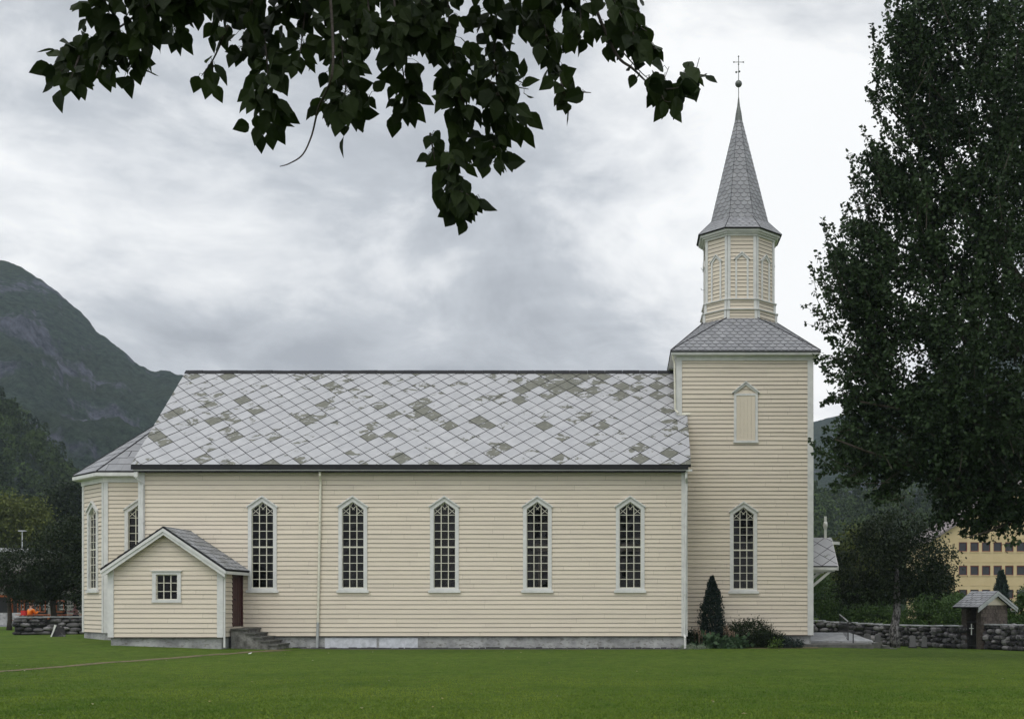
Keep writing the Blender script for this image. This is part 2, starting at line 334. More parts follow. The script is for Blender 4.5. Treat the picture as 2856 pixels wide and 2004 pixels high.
def clap(mb, o, ud, nd, L, z0, z1, holes=(), edge=None, exp=0.170, t=0.031):
    o = Vector(o); ud = Vector(ud).normalized(); nd = Vector(nd).normalized(); z = z0
    def pt(u, zz_, out_): q = o + ud*u + nd*out_; return (q.x, q.y, zz_ + (.014*mnoise.noise(Vector((q.x*.45, q.y*.45, zz_*1.3))) if z0 + .1 < zz_ < z1 - .1 else 0))
    def hole(h, zz_):
        uc, half, hb, hs, ha = h
        if zz_ < hb - 1e-6 or zz_ > ha: return None
        return half if zz_ <= hs else half * (ha - zz_) / max(1e-6, ha - hs)
    while z < z1 - 1e-4:
        e_ = exp * random.uniform(0.90, 1.09); zt = min(z1, z + e_)
        if z1 - zt < 0.05: zt = z1
        br = sorted({z, zt} | {h[2] for h in holes if z < h[2] < zt} | {h[4] for h in holes if z < h[4] < zt} | {h[3] for h in holes if z < h[3] < zt and h[4]-h[3] < .02})
        joints = []; u = random.uniform(0.5, 4.5)
        jr = random.random()
        while u < L: joints.append((u, jr)); jr = random.random() if random.random() < .4 else jr; u += random.uniform(1.3, 2.2)
        tt = t * random.uniform(0.85, 1.15)
        for a_, b_ in zip(br[:-1], br[1:]):
            oa, ob = (tt + (0.004-tt) * (q - z) / (zt - z) for q in (a_, b_))
            def ends(q):
                lo, hi = edge(q) if edge else (0, L)
                cuts = [(lo, 0)]
                for h in holes:
                    w = hole(h, min(max(q, a_ + 1e-5), b_ - 1e-5))
                    wa, wb = hole(h, a_ + 1e-5), hole(h, b_ - 1e-5)
                    if wa is None and wb is None: continue
                    w = 0 if w is None else w
                    cuts += [(h[0] - w, 0), (h[0] + w, 0)]
                return [c_[0] for c_ in cuts] + [hi]
            ea, eb = ends(a_), ends(b_)
            for k in range(0, len(ea), 2):
                ua0, ua1, ub0, ub1 = ea[k], ea[k+1], eb[k], eb[k+1]
                if ua1 - ua0 < 1e-3: continue
                cs = [0.0] + [(j - ua0) / (ua1 - ua0) for j, _ in joints if ua0 + .1 < j < ua1 - .1] + [1.0]
                rl_ = -9
                for p, q in zip(cs[:-1], cs[1:]):
                    um = ua0 + (ua1-ua0)*p; r_ = next((rr for j, rr in joints if um < j - 1e-4), 0.37)
                    g_ = 0.0035 if p > 0 and r_ != rl_ else 0; rl_ = r_
                    A0 = ua0 + (ua1-ua0)*p + g_; A1 = ua0 + (ua1-ua0)*q; B0 = ub0 + (ub1-ub0)*p + g_; B1 = ub0 + (ub1-ub0)*q
                    lo_ = a_ + (0.0115 if a_ == z else 0)
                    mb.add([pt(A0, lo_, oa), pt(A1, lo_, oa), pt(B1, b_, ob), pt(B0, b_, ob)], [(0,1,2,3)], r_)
                    if a_ == z: mb.add([pt(A0, lo_, oa), pt(A1, lo_, oa), pt(A0, lo_, .003), pt(A1, lo_, .003), pt(A0, a_-.002, .003), pt(A1, a_-.002, .003)], [(0,2,3,1), (2,4,5,3)], -1)  # dark underside and gap strip: shadow line between boards painted in, with dirt
        z = zt
def house(w, z0, zs, za): return [(-w, z0), (w, z0), (w, zs), (0, za), (-w, zs)]
# ---- pointed window, local: x across, y into the wall, z up from the sill's underside
WH = dict(gw=0.405, zb=0.175, zs=3.14, za=3.42)
def make_window(scale_z=1.0, lod=False):
    root = empty('window', (0,0,0)); root['world_parts'] = 0
    zb, zs, za, gw = WH['zb'], WH['zs'], WH['za'], WH['gw']
    fr = MB(); inn = house(gw, zb, zs, za); ow = gw + 0.135
    out_ = [(-ow, 0.10), (ow, 0.10), (ow, zs + 0.10), (0, za + 0.19), (-ow, zs + 0.10)]
    for i in range(5):
        j = (i+1) % 5
        q = [out_[i], out_[j], inn[j], inn[i]]
        fr.prism([(x, -0.058, z) for x, z in q], (0, 0.155, 0), 0.5)
    fro = fr.build('frame', MAT['trim'], root)
    hd = MB()
    for s_ in (-1, 1):                                 # hood boards
        q = [(0, za + 0.17), (s_*(ow + 0.045), zs + 0.055), (s_*(ow + 0.045), zs + 0.005+0.10), (0, za + 0.235)]
        hd.prism([(x, -0.115, z) for x, z in q], (0, 0.10, 0), 0.6)
    hd.build('hood', MAT['trim'], root)
    sl = MB(); sl.prism([(-.60,-.10,0),(.60,-.10,0),(.61,-.10,.06),(.585,-.10,.105),(-.585,-.10,.105),(-.61,-.10,.06)], (0,.14,0), .5); sl.build('sill', MAT['trim'], root)
    b = MB(); y0, y1 = 0.035, 0.053; k = gw / 3
    for x in (-k, k): 
        zt = zs + (za-zs) * (1 - abs(x)/gw); b.box(x-.015, x+.015, y0, y1, zb, zt)
    ro = 0.302; zr = [zb + 0.335 + ro*i for i in range(9)]; rows = zr[:9]
    for i, z in enumerate(rows):
        h_ = 0.026 if i == 4 else 0.011
        yy = y0 - (.012 if i == 4 else -.003); b.box(-gw, gw, yy, y1 - .003, z - h_, z + h_)
    zt = rows[-1]
    def xb(p, q): b.bar((p[0], 0.047, p[1]), (q[0], 0.047, q[1]), 0.02, 0.02, (0,1,0))
    for s_ in (-1, 1):
        xb((s_*gw, zt + .03), (s_*k, zt + .27)); xb((s_*gw, zt + .25), (s_*k, zt + .03)); xb((s_*k, zt + .27), (0, zt+.42+.06)); xb((s_*k, zt+.37), (-s_*k*.3, zt + .20))
    for s_ in (-1, 1): b.box(s_*gw - .018, s_*gw + .018, y0-.005, y1+.004, zb, zs)
    b.box(-gw, gw, y0-.006, y1+.005, zb, zb+.03)
    for s_ in (-1, 1): b.bar((s_*gw, .05, zs), (0, .05, za), .036, .03, (0,1,0))
    b.build('glazing_bars', MAT['bars'], root)
    pn_ = MB(); zl = [zb] + rows; prs = random.Random(6)
    for i in range(9):
        for x in (-gw, -k, k):
            x1_ = x + (gw-k if x != -k else 2*k); t1, t2, t3, t4 = (prs.uniform(-.004, .004) for _ in range(4))
            pn_.add([(x, .058+t1, zl[i]), (x1_, .058+t2, zl[i]), (x1_, .058+t3, zl[i+1]), (x, .058+t4, zl[i+1])], [(0,1,2,3)], prs.random())
    pn_.add([(-gw, .060, zl[9]), (gw, .060, zl[9]), (gw, .060, zs), (0, .060, za), (-gw, .060, zs)], [(0,1,2,3,4)], .5)
    pn_.build('pane', MAT['glass'], root)
    return root
def copy_tree(o, parent=None):
    c_ = o.copy(); COL.objects.link(c_); c_.parent = parent
    for ch in list(o.children): 
        d_ = ch.copy(); COL.objects.link(d_); d_.parent = c_
        for g_ in list(ch.children): h_ = g_.copy(); COL.objects.link(h_); h_.parent = d_
    return c_
# a window as a PART of the church: its frame mesh is the part, the other meshes its sub-parts
_wr = make_window(); _kids = {c_.name.split('.')[0]: c_ for c_ in _wr.children}
_frame = _kids.pop('frame'); _frame.parent = None; _frame.name = 'window'
for c_ in _kids.values(): c_.parent = _frame
bpy.data.objects.remove(_wr)
_first = [True]
def put_window(x, y, z, rz=0, label=None, sc=1):
    if _first[0]: w = _frame; _first[0] = False
    else: w = copy_tree(_frame)
    w.parent = church; w.matrix_parent_inverse = church.matrix_basis.inverted()
    w.location = (x, y, z); w.rotation_euler.z = rz; w.scale = (sc, 1, sc)
    if label: w['label'] = label
    return w
ZS = 2.11                                              # sill underside of the nave windows
NX0, NX1, NY = -18.35, 2.20, 10.0
CB = 0.474
wx = [(p - CX) * 0.0135 for p in (732.6, 984.6, 1240, 1499, 1757.7)]
def whole(uc, zsill, sc=1): return (uc, (WH['gw']+.05)*sc, zsill + 0.12*sc, zsill + WH['zs']*sc, zsill + (WH['za']+.06)*sc)
for i, x in enumerate(wx): put_window(x, 0, ZS)
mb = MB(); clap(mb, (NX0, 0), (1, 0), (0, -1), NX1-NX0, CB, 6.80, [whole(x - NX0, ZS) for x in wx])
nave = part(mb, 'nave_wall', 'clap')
mb = MB()                                              # gable ends and the far side
ZR, SL = 11.36, (11.36 - 6.80) / 5.0
def ged(q): 
    if q <= 6.80: return (0, 10)
    d_ = (q - 6.80) / SL; return (min(d_, 4.999), max(10 - d_, 5.001))
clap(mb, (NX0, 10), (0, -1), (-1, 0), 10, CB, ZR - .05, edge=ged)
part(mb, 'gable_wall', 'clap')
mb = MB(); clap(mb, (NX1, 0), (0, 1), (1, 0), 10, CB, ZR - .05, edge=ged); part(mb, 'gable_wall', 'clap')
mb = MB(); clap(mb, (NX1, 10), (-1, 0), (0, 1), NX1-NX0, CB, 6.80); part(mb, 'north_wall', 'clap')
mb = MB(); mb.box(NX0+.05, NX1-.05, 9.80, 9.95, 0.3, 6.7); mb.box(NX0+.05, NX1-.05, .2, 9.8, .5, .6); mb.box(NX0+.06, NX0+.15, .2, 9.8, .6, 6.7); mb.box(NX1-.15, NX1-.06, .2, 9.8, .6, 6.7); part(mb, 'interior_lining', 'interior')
mb = MB()
for (z0, z1, y0, y1) in ((3.75, 4.05, 1.9, 2.0), (4.25, 4.30, 1.9, 1.96), (3.55, 3.60, 1.85, 2.0), (3.0, 3.03, 1.2, 1.24)): mb.box(-3.6, NX1-.2, y0, y1, z0, z1)
for k in range(9): mb.box(-3.5 + k*.62, -3.42 + k*.62, 1.8, 1.88, .6, 3.75)
for k in range(12): mb.box(-15.5 + k*1.0, -15.42 + k*1.0, 1.0, 4.2, .6, 1.9)
part(mb, 'gallery', 'gallery')
# plinth
mb = MB()
mb.box(NX0+.03, NX1-.02, 0.03, 9.97, -0.3, CB - .012)
mb.box(-18.45, -14.50, -2.26, 0.03, -0.2, .485)
mb.box(2.0, 7.28, 2.40, 7.6, -0.5, .45)
part(mb, 'plinth', 'concrete')
mb = MB(); rg_ = random.Random(4)
for k in range(70):
    x0 = NX0 + 4.1 + k*(NX1-NX0-4.1)/70; mb.box(x0, x0 + .30*rg_.uniform(.6, 1.02), -.05, .028, -.05, .03 + .035*rg_.random())
part(mb, 'soil_line', 'mortar', label='dark crumbling line along the foot of the plinth')
[c_ for c_ in church.children if c_.name == 'soil_line'][0]['kind'] = 'stuff'
mb = MB(); mb.box(-11.4, -9.45, .005, .03, .02, CB-.06); mb.box(-9.35, -7.9, .005, .03, .02, CB-.06)
part(mb, 'patched_render', 'whitewash', label='two whitewashed patches on the grey plinth')
mb = MB()
mb.box(NX0, NX1+.02, -.055, 0.0, CB-.022, CB+.0, .3); mb.box(-18.52, -14.43, -2.36, -2.31, .478, .50); mb.box(-14.45, -14.42, -2.36, 0, .478, .50); mb.box(1.98, 7.36, 2.29, 2.34, .428, .45)
part(mb, 'drip_board', 'drip')
def vboard(name, x0, x1, y0, y1, z0, z1):
    m_ = MB(); m_.box(x0, x1, y0, y1, z0, z1); return part(m_, name, 'trim')
vboard('corner_board', NX0-.05, NX0+.19, -.06, .0, CB, 6.74); vboard('corner_board', NX1-.17, NX1+.06, -.06, .0, CB, 6.74)
vboard('corner_board', NX1+.0, NX1+.06, .0, .22, CB, 6.74)
# ---- slates
def clip2(poly, conv):
    def ins(p, a_, b_): return (b_[0]-a_[0])*(p[1]-a_[1]) - (b_[1]-a_[1])*(p[0]-a_[0]) >= -1e-9
    for i in range(len(conv)):
        a_, b_ = conv[i], conv[(i+1) % len(conv)]; o_ = []
        for k in range(len(poly)):
            p, q = poly[k], poly[(k+1) % len(poly)]; pi, qi = ins(p, a_, b_), ins(q, a_, b_)
            if pi: o_.append(p)
            if pi != qi:
                d1 = (b_[0]-a_[0])*(p[1]-a_[1]) - (b_[1]-a_[1])*(p[0]-a_[0]); d2 = (b_[0]-a_[0])*(q[1]-a_[1]) - (b_[1]-a_[1])*(q[0]-a_[0]); t_ = d1/(d1-d2)
                o_.append((p[0]+(q[0]-p[0])*t_, p[1]+(q[1]-p[1])*t_))
        poly = o_
        if len(poly) < 3: return []
    return poly
def tiles(mb, poly3, kind, w, h, lift=0.022, gap=0.012, u0=0.0, v0=0.0, bias=None, under=None, jit=0.006):
    """covers a planar roof face, first edge of poly3 = eave, counter-clockwise seen from outside"""
    P3 = [Vector(p) for p in poly3]; o = P3[0]; u = (P3[1]-P3[0]).normalized()
    nn = Vector((0,0,0))
    for i in range(len(P3)): nn += P3[i].cross(P3[(i+1) % len(P3)])
    nn.normalize(); v = nn.cross(u)
    P2 = [((p-o).dot(u), (p-o).dot(v)) for p in P3]
    umax = max(p[0] for p in P2); umin = min(p[0] for p in P2); vmax = max(p[1] for p in P2)
    if under is not None: under.prism([p - nn*.05 for p in P3], nn*.045, .5)
    def emit(shape, vb, vt, c_):
        q = clip2(shape, P2)
        if len(q) < 3: return
        ar = abs(sum(q[i][0]*q[(i+1) % len(q)][1] - q[(i+1) % len(q)][0]*q[i][1] for i in range(len(q))))/2
        if ar < 0.0004: return
        top = [o + u*a_ + v*b_ + nn*(lift*(1 - (b_-vb)/(vt-vb)*0.85) + .004) for a_, b_ in q]; n = len(q)
        bot = [p - nn*(.034 if kind == 'scale' else .014) for p in top]
        mb.add(top, [tuple(range(n))], c_); mb.add(top + bot, [(i, n+i, n+(i+1) % n, (i+1) % n) for i in range(n)], -1)
    if kind == 'diamond':
        for j in range(-1, int(vmax/(h/2)) + 2):
            vc = v0 + j*h/2
            for i in range(int(umin/w)-2, int(umax/w) + 2):
                uc = u0 + i*w + (j % 2)*w/2; a_, b_ = w/2-gap, h/2-gap*h/w
                du, dv = random.uniform(-jit, jit), random.uniform(-jit, jit); sk = random.uniform(-jit, jit)
                c_ = min(1, max(0, random.gauss(.5, .26))) if bias is None else bias(o + u*uc + v*vc)
                emit([(uc+du+sk, vc-b_+dv), (uc+a_+du, vc+dv), (uc+du-sk, vc+b_+dv), (uc-a_+du, vc+dv)], vc-b_, vc+b_, c_)
    elif kind == 'scale':
        for j in range(-2, int(vmax/h) + 1):
            vb = v0 + j*h; r_ = w/2 - gap*.35
            for i in range(int(umin/w)-2, int(umax/w) + 2):
                uc = u0 + i*w + (j % 2)*w/2 + random.uniform(-jit, jit); dv = random.uniform(-jit, jit)
                sh = [(uc + r_*math.sin(t_), vb + dv + h*.62*(1 - math.cos(t_))) for t_ in [(-90 + 30*k)*math.pi/180 for k in range(7)]]
                sh += [(uc + r_, vb + h*1.5), (uc - r_, vb + h*1.5)]
                emit(sh, vb, vb + h*1.9, random.random())
                # painted shadow line and dirty butt edge of each slate, a hair larger and lower than its face
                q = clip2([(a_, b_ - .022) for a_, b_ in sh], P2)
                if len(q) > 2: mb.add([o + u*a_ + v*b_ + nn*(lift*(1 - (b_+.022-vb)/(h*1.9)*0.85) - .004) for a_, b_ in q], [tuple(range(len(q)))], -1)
    else:                                              # plain overlapping courses
        for j in range(0, int(vmax/h) + 1):
            vb = v0 + j*h
            for i in range(int(umin/w)-2, int(umax/w) + 2):
                uc = u0 + i*w + (j % 2)*w/2 + random.uniform(-.02, .02); dv = random.uniform(-.03, .01); ww = w/2 - gap*random.uniform(.2, 1.3)
                emit([(uc-ww, vb+dv), (uc+ww, vb+dv+random.uniform(-.01,.02)), (uc+ww, vb+h*1.25), (uc-ww, vb+h*1.25)], vb, vb+h*1.9, random.random())
def nbias(p):
    b_ = random.gauss(.38, .28)
    if p.x > -4.5 and p.z > 9.9: b_ += .42
    if p.x < 1 and p.z < 8.0 and random.random() < .5: b_ -= .25
    if random.random() < .10: b_ += .45
    return min(1, max(0, b_))
under = MB(); EY, EZ = -0.42, 6.87; RZ = 11.40
rx0, rx1 = -18.52, 2.37; roofm = MB()
TWF = 2.35; TWL = 1.99                                  # tower front and left faces
zt = EZ + (RZ-EZ)/(5-EY)*(TWF-EY)
lowp = [(rx0, EY, EZ), (rx1, EY, EZ), (rx1, TWF, zt), (rx0, TWF, zt)]
upp = [(rx0, TWF, zt), (TWL-.02, TWF, zt), (TWL-.02, 5, RZ), (rx0, 5, RZ)]
full = [(rx0, EY, EZ), (rx1, EY, EZ), (rx1, 5, RZ), (rx0, 5, RZ)]
random.seed(21)
TMP = MB(); tiles(TMP, [(rx0, EY, EZ), (TWL-.02, EY, EZ), (TWL-.02, 5, RZ), (rx0, 5, RZ)], 'diamond', 0.745, 0.785, lift=.026, gap=.011, v0=0.0, bias=nbias, under=None)
roofm = TMP
random.seed(22); tiles(roofm, [(TWL-.02, EY, EZ), (rx1, EY, EZ), (rx1, TWF+.02, zt), (TWL-.02, TWF+.02, zt)], 'diamond', 0.745, 0.785, lift=.026, gap=.011, u0=-(20.49 % .745), bias=nbias)
nroof = part(roofm, 'nave_roof', 'diamond')
un = MB(); nrm = Vector((0, -(RZ-EZ), 5-EY)).normalized()
for pl in ([(rx0, EY, EZ), (TWL, EY, EZ), (TWL, 5, RZ), (rx0, 5, RZ)], [(TWL, EY, EZ), (rx1, EY, EZ), (rx1, TWF, zt), (TWL, TWF, zt)]):
    un.prism([Vector(p) - nrm*.10 for p in pl], nrm*.095, .5)
nrm2 = Vector((0, (RZ-EZ), 5-EY)).normalized()
un.prism([Vector(p) - nrm2*.10 for p in [(TWL, 10.42, EZ), (rx0, 10.42, EZ), (rx0, 5, RZ), (TWL, 5, RZ)]], nrm2*.10, .5)
un.box(rx0 + .02, TWL + .2, -.40, 10.4, 6.62, 6.66)
part(un, 'roof_deck', 'dark', nroof)
for o_ in (nroof.children): o_.matrix_parent_inverse = Matrix.Identity(4); o_.location = (0,0,0)
rc = MB()
for k in range(28):
    x0 = rx0 + k*(TWL-rx0)/28; x1 = rx0 + (k+1)*(TWL-rx0)/28 - .012; z_ = RZ + .02 + random.uniform(-.006, .006)
    rc.prism([(x0, 4.84, z_-.09), (x0, 5.0, z_+.05), (x0, 5.16, z_-.09), (x0, 5.16, z_-.12), (x0, 5.0, z_-.0), (x0, 4.84, z_-.12)], (x1-x0, 0, random.uniform(-.01,.01)))
o_ = rc.build('ridge_cap', MAT['dark'], nroof)
# fascia, soffit, gutters
fb = MB(); fb.box(rx0, rx1-.1, EY-.01, EY+.03, EZ-.17, EZ-.03); part(fb, 'fascia', 'dark')
fb = MB(); fb.box(rx0+.06, rx1+.05, EY+.032, EY+.07, EZ-.24, EZ-.16); fb.box(rx0+.06, rx1-.1, EY+.07, -.02, EZ-.215, EZ-.18); part(fb, 'soffit', 'trim')
def pipe(pts, r=0.045, mat='bars', name='downpipe'):
    m_ = MB(); m_.tube(pts, r, 10)
    for i in range(len(pts)-1):
        a_, b_ = Vector(pts[i]), Vector(pts[i+1])
        n_ = int((b_-a_).length/2.0)
        for k in range(n_): q = a_.lerp(b_, (k+.6)/(n_+.2)); m_.tube([q, q + (b_-a_).normalized()*.05], r*1.28, 10)
    return m_
m_ = pipe([(-11.50, -.30, 6.66), (-11.50, -.30, 6.50), (-11.53, -.09, 6.28), (-11.63, -.09, .95)], .047); part(m_, 'downpipe', 'bars')
m_ = pipe([(-11.63, -.095, 1.0), (-11.66, -.10, .05)], .052); part(m_, 'downpipe_shoe', 'zinc')
m_ = pipe([(-18.36, -.32, 6.62), (-18.36, -.32, 6.40), (-18.22, -.10, 6.18), (-18.22, -.10, 3.4)], .047); m_.box(-18.43, -18.29, -.38, -.26, 6.42, 6.66); part(m_, 'downpipe', 'trim')
m_ = pipe([(2.20, -.30, 6.62), (2.20, -.30, 6.40), (2.22, -.11, 6.2), (2.14, -.11, .55), (2.16, -.2, .42), (2.16, -.2, .02)], .047); part(m_, 'downpipe', 'trim')
# ---- tower
TX0, TX1, TY0, TY1 = 1.99, 7.31, 2.35, 7.65
TWX = (2073.6-CX)/F*46.35; TWS = 0.955
tz = ZS - .01
put_window(TWX, TY0, tz, 0, 'tower window, standing lower and apart to the right of the nave windows')
TCB = .45; TTOP = 11.45
HX = (2080-CX)/F*46.35                                  # hatch centre
mb = MB()
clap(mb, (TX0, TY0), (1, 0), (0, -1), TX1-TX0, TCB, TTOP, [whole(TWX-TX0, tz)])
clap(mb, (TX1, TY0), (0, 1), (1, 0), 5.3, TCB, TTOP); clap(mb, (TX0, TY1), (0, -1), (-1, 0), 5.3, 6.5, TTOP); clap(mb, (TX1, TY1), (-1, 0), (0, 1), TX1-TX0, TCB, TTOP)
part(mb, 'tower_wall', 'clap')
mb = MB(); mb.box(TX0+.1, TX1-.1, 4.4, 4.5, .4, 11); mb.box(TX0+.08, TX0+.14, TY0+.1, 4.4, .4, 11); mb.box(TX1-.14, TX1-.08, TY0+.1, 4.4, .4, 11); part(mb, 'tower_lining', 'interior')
for (x0, x1, y0, y1, z0) in ((TX0-.06, TX0+.17, TY0-.055, TY0, 9.15), (TX0-.06, TX0, TY0, TY0+.2, 9.15), (TX1-.17, TX1+.06, TY0-.055, TY0, TCB), (TX1, TX1+.06, TY0, TY0+.2, TCB)):
    vboard('corner_board', x0, x1, y0, y1, z0, TTOP)
# hatch: crop units .3726 px
def hz(y): return EYE + (CY - (600 + y*.3726))/F*46.35
hat = MB(); za_, zs_, z0_ = hz(1268), hz(1335), EYE + (CY-1226)/F*46.35
z0_ = EYE + (CY - 1228.5)/F*46.35; hw = .475
for s_ in (-1, 1):
    hat.box(HX + (s_*hw if s_ > 0 else -hw) - (0.10 if s_ > 0 else 0), HX + (s_*hw if s_ > 0 else -hw) + (0 if s_ > 0 else .10), TY0-.06, TY0, z0_, zs_)
    hat.prism([(HX, TY0-.075, za_-.02), (HX + s_*(hw+.0), TY0-.075, zs_-.03), (HX + s_*(hw+.0), TY0-.075, zs_+.07), (HX, TY0-.075, za_+.09)], (0, .075, 0))
    hat.prism([(HX, TY0-.12, za_+.08), (HX + s_*(hw+.07), TY0-.12, zs_+.0), (HX + s_*(hw+.07), TY0-.12, zs_+.05), (HX, TY0-.12, za_+.135)], (0, .12, 0))
hat.box(HX-hw+.10, HX+hw-.10, TY0-.062, TY0, zs_-.08, zs_-.0)
hat.box(HX-hw-.02, HX+hw+.02, TY0-.08, TY0, z0_-.09, z0_)
ho = part(hat, 'hatch_frame', 'trim', label='frame of the boarded hatch high on the tower')
sh = MB()
for k in range(5): sh.box(HX-.372+k*.149, HX-.372+k*.149+.143, TY0-.045, TY0-.03 + .03, z0_, zs_-.082, .2 + .15*k)
o_ = sh.build('shutter', MAT['clap'], ho)
# tower eaves + roof
mb = MB(); oh = .27
ez = 11.62
mb.box(TX0-oh+.02, TX1+oh-.02, TY0-oh+.02, TY1+oh-.02, ez-.13, ez-.09)        # soffit
mb.box(TX0-oh, TX1+oh, TY0-oh-.02, TY0-oh+.02, ez-.10, ez+.02)
mb.box(TX0-oh, TX0-oh+.04, TY0-oh+.02, TY1+oh, ez-.10, ez+.02); mb.box(TX1+oh-.04, TX1+oh, TY0-oh+.02, TY1+oh, ez-.10, ez+.02)
mb.box(TX0-.07, TX1+.07, TY0-.065, TY0-.02, ez-.30, ez-.13); mb.box(TX1+.02, TX1+.07, TY0-.02, TY1, ez-.30, ez-.13); mb.box(TX0-.07, TX0-.02, TY0-.02, TY1, ez-.30, ez-.13)
part(mb, 'tower_cornice', 'trim')
OX, OY = 4.66, 5.0
def octa(a_, z): 
    s_ = a_ * math.tan(math.pi/8)
    return [Vector((OX+x, OY+y, z)) for x, y in ((-s_,-a_),(s_,-a_),(a_,-s_),(a_,s_),(s_,a_),(-s_,a_),(-a_,s_),(-a_,-s_))]
q0 = [Vector((OX-2.95, OY-2.95, ez+.03)), Vector((OX+2.95, OY-2.95, ez+.03)), Vector((OX+2.95, OY+2.95, ez+.03)), Vector((OX-2.95, OY+2.95, ez+.03))]
ob = octa(1.53, 13.26)
tr_ = MB(); tu = MB()
random.seed(5)
for k in range(4):
    e0, e1 = q0[k], q0[(k+1) % 4]; t1, t0 = ob[(2*k+1) % 8], ob[2*k]
    tiles(tr_, [e0, e1, t1, t0], 'scale', .30, .205, lift=.03, gap=.012, under=tu)
    c0_ = q0[(k+1) % 4]; a_, b_ = ob[(2*k+1) % 8], ob[(2*k+2) % 8]
    # triangular face between two hips: laid out from its level top edge
    base = (a_ - b_); u_ = base.normalized(); pts = [c0_ , b_, a_]
    ext = [c0_ - Vector((0,0,0)), b_, a_]
    # eave edge of zero length: give tiles a horizontal first edge by splitting the corner slightly
    e_dir = (b_ - a_).normalized() * .01
    tiles(tr_, [c0_ - e_dir, c0_ + e_dir, b_, a_], 'scale', .30, .205, lift=.03, gap=.012, under=tu)
troof = part(tr_, 'tower_roof', 'scale')
for k in range(4):
    c0_ = q0[(k+1) % 4]
    for t_ in (ob[(2*k+1) % 8], ob[(2*k+2) % 8]): tu.tube([c0_ + Vector((0,0,.03)), t_ + Vector((0,0,.04))], .022, 5)
tu.box(OX-2.97, OX+2.97, OY-2.97, OY+2.97, ez-.02, ez+.005)
o_ = tu.build('roof_deck', MAT['dark'], troof)
# ---- belfry
tiers = [(13.2, 13.645, 1.50, 0), (13.665, 14.07, 1.44, 1), (14.09, 16.70, 1.395, 2)]
bw = MB(); bt = MB(); lg = MB()
for z0, z1, ap, k_ in tiers:
    C8 = octa(ap, 0)
    for i in range(8):
        a_, b_ = C8[i], C8[(i+1) % 8]; d_ = (b_ - a_); L = d_.length; n_ = Vector((d_.y, -d_.x, 0)).normalized()
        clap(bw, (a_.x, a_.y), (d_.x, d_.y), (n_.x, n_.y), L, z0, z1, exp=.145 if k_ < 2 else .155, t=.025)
        u_ = d_.normalized()
        for p, s_ in ((a_, 1), (b_, -1)):
            q = [p + n_*.045, p + n_*.045 + u_*s_*.115, p + u_*s_*.115, p]
            if s_ < 0: q = q[::-1]
            bt.prism([(v_.x, v_.y, z0) for v_ in q], (0, 0, z1 - z0))
    big = octa(ap + .085, z1 - .005); n8 = [Vector((v_.x, v_.y, z1 + .03)) for v_ in big]
    if k_ < 2: lg.prism([(v_.x, v_.y, z1 - .012) for v_ in big], (0, 0, .035))
belf = part(bw, 'belfry_wall', 'clap')
bt.build('corner_boards', MAT['trim'], belf); lg.build('ledges', MAT['trim'], belf)
# blind pointed windows
def blind(i):
    C8 = octa(1.395, 0); a_, b_ = C8[i], C8[(i+1) % 8]; mid = (a_+b_)/2; d_ = (b_-a_).normalized(); n_ = Vector((d_.y, -d_.x, 0)).normalized()
    m_ = MB(); w_, z0, zs_, za_ = .27, 14.11, 15.72, 15.98
    inn = [(-w_+.075, z0), (w_-.075, z0), (w_-.075, zs_-.02), (0, za_-.10), (-w_+.075, zs_-.02)]; ot = [(-w_, z0), (w_, z0), (w_, zs_+.02), (0, za_), (-w_, zs_+.02)]
    def pp(x, z, o_): q = mid + d_*x + n_*o_; return (q.x, q.y, z)
    for k in range(1, 5):
        j = (k+1) % 5; m_.prism([pp(*ot[k], .01), pp(*ot[j], .01), pp(*inn[j], .01), pp(*inn[k], .01)], n_*.05)
    for s_ in (-1, 1): m_.prism([pp(0, za_, .01), pp(s_*(w_+.06), zs_-.04, .01), pp(s_*(w_+.06), zs_-.0, .01), pp(0, za_+.045, .01)], n_*.085)
    m_.build('blind_window', MAT['trim'], belf)
for i in (0, 1, 2, 3, 5, 6, 7): blind(i)
for zz_ in (14.75, 15.6):
    hk = MB(); hk.tube([(OX-1.40, OY-.5, zz_), (OX-1.50, OY-.5, zz_-.06), (OX-1.58, OY-.5, zz_-.05), (OX-1.61, OY-.5, zz_+.02)], .012, 5); hk.build('iron_hook', MAT['zinc'], belf)
cn = MB()
for a0, z0, a1, z1 in ((1.47, 16.66, 1.47, 16.74), (1.56, 16.742, 1.56, 16.80), (1.63, 16.802, 1.66, 16.90)):
    A8, B8 = octa(a0, z0), octa(a1, z1); cn.add(A8 + B8, [tuple(range(8))[::-1], tuple(range(8, 16))] + [(i, (i+1) % 8, 8+(i+1) % 8, 8+i) for i in range(8)])
part(cn, 'belfry_cornice', 'trim')
sp = MB(); su = MB(); A8, B8, C8 = octa(1.72, 16.91), octa(1.17, 17.50), octa(.10, 22.05)
random.seed(9)
for i in range(8):
    j = (i+1) % 8
    tiles(sp, [A8[i], A8[j], B8[j], B8[i]], 'scale', .25, .165, lift=.02, gap=.010, under=su)
    a_, b_ = B8[i], B8[j]; tiles(sp, [a_, b_, C8[j], C8[i]], 'scale', .27, .182, lift=.024, gap=.011, u0=(b_-a_).length/2, under=su)
    su.tube([A8[i] + Vector((0,0,.02)), B8[i] + Vector((0,0,.02)), C8[i]], .018, 5)
spire = part(sp, 'spire', 'scale'); su.build('roof_deck', MAT['dark'], spire)
ft = MB(); ft.tube([(OX, OY, 21.9), (OX, OY, 22.2), (OX, OY, 22.55), (OX, OY, 22.9)], [.17, .13, .06, .022], 8); ft.tube([(OX, OY, 22.8), (OX, OY, 24.62)], .016, 6)
ft.bar((OX-.20, OY, 24.38), (OX+.20, OY, 24.38), .02, .02)
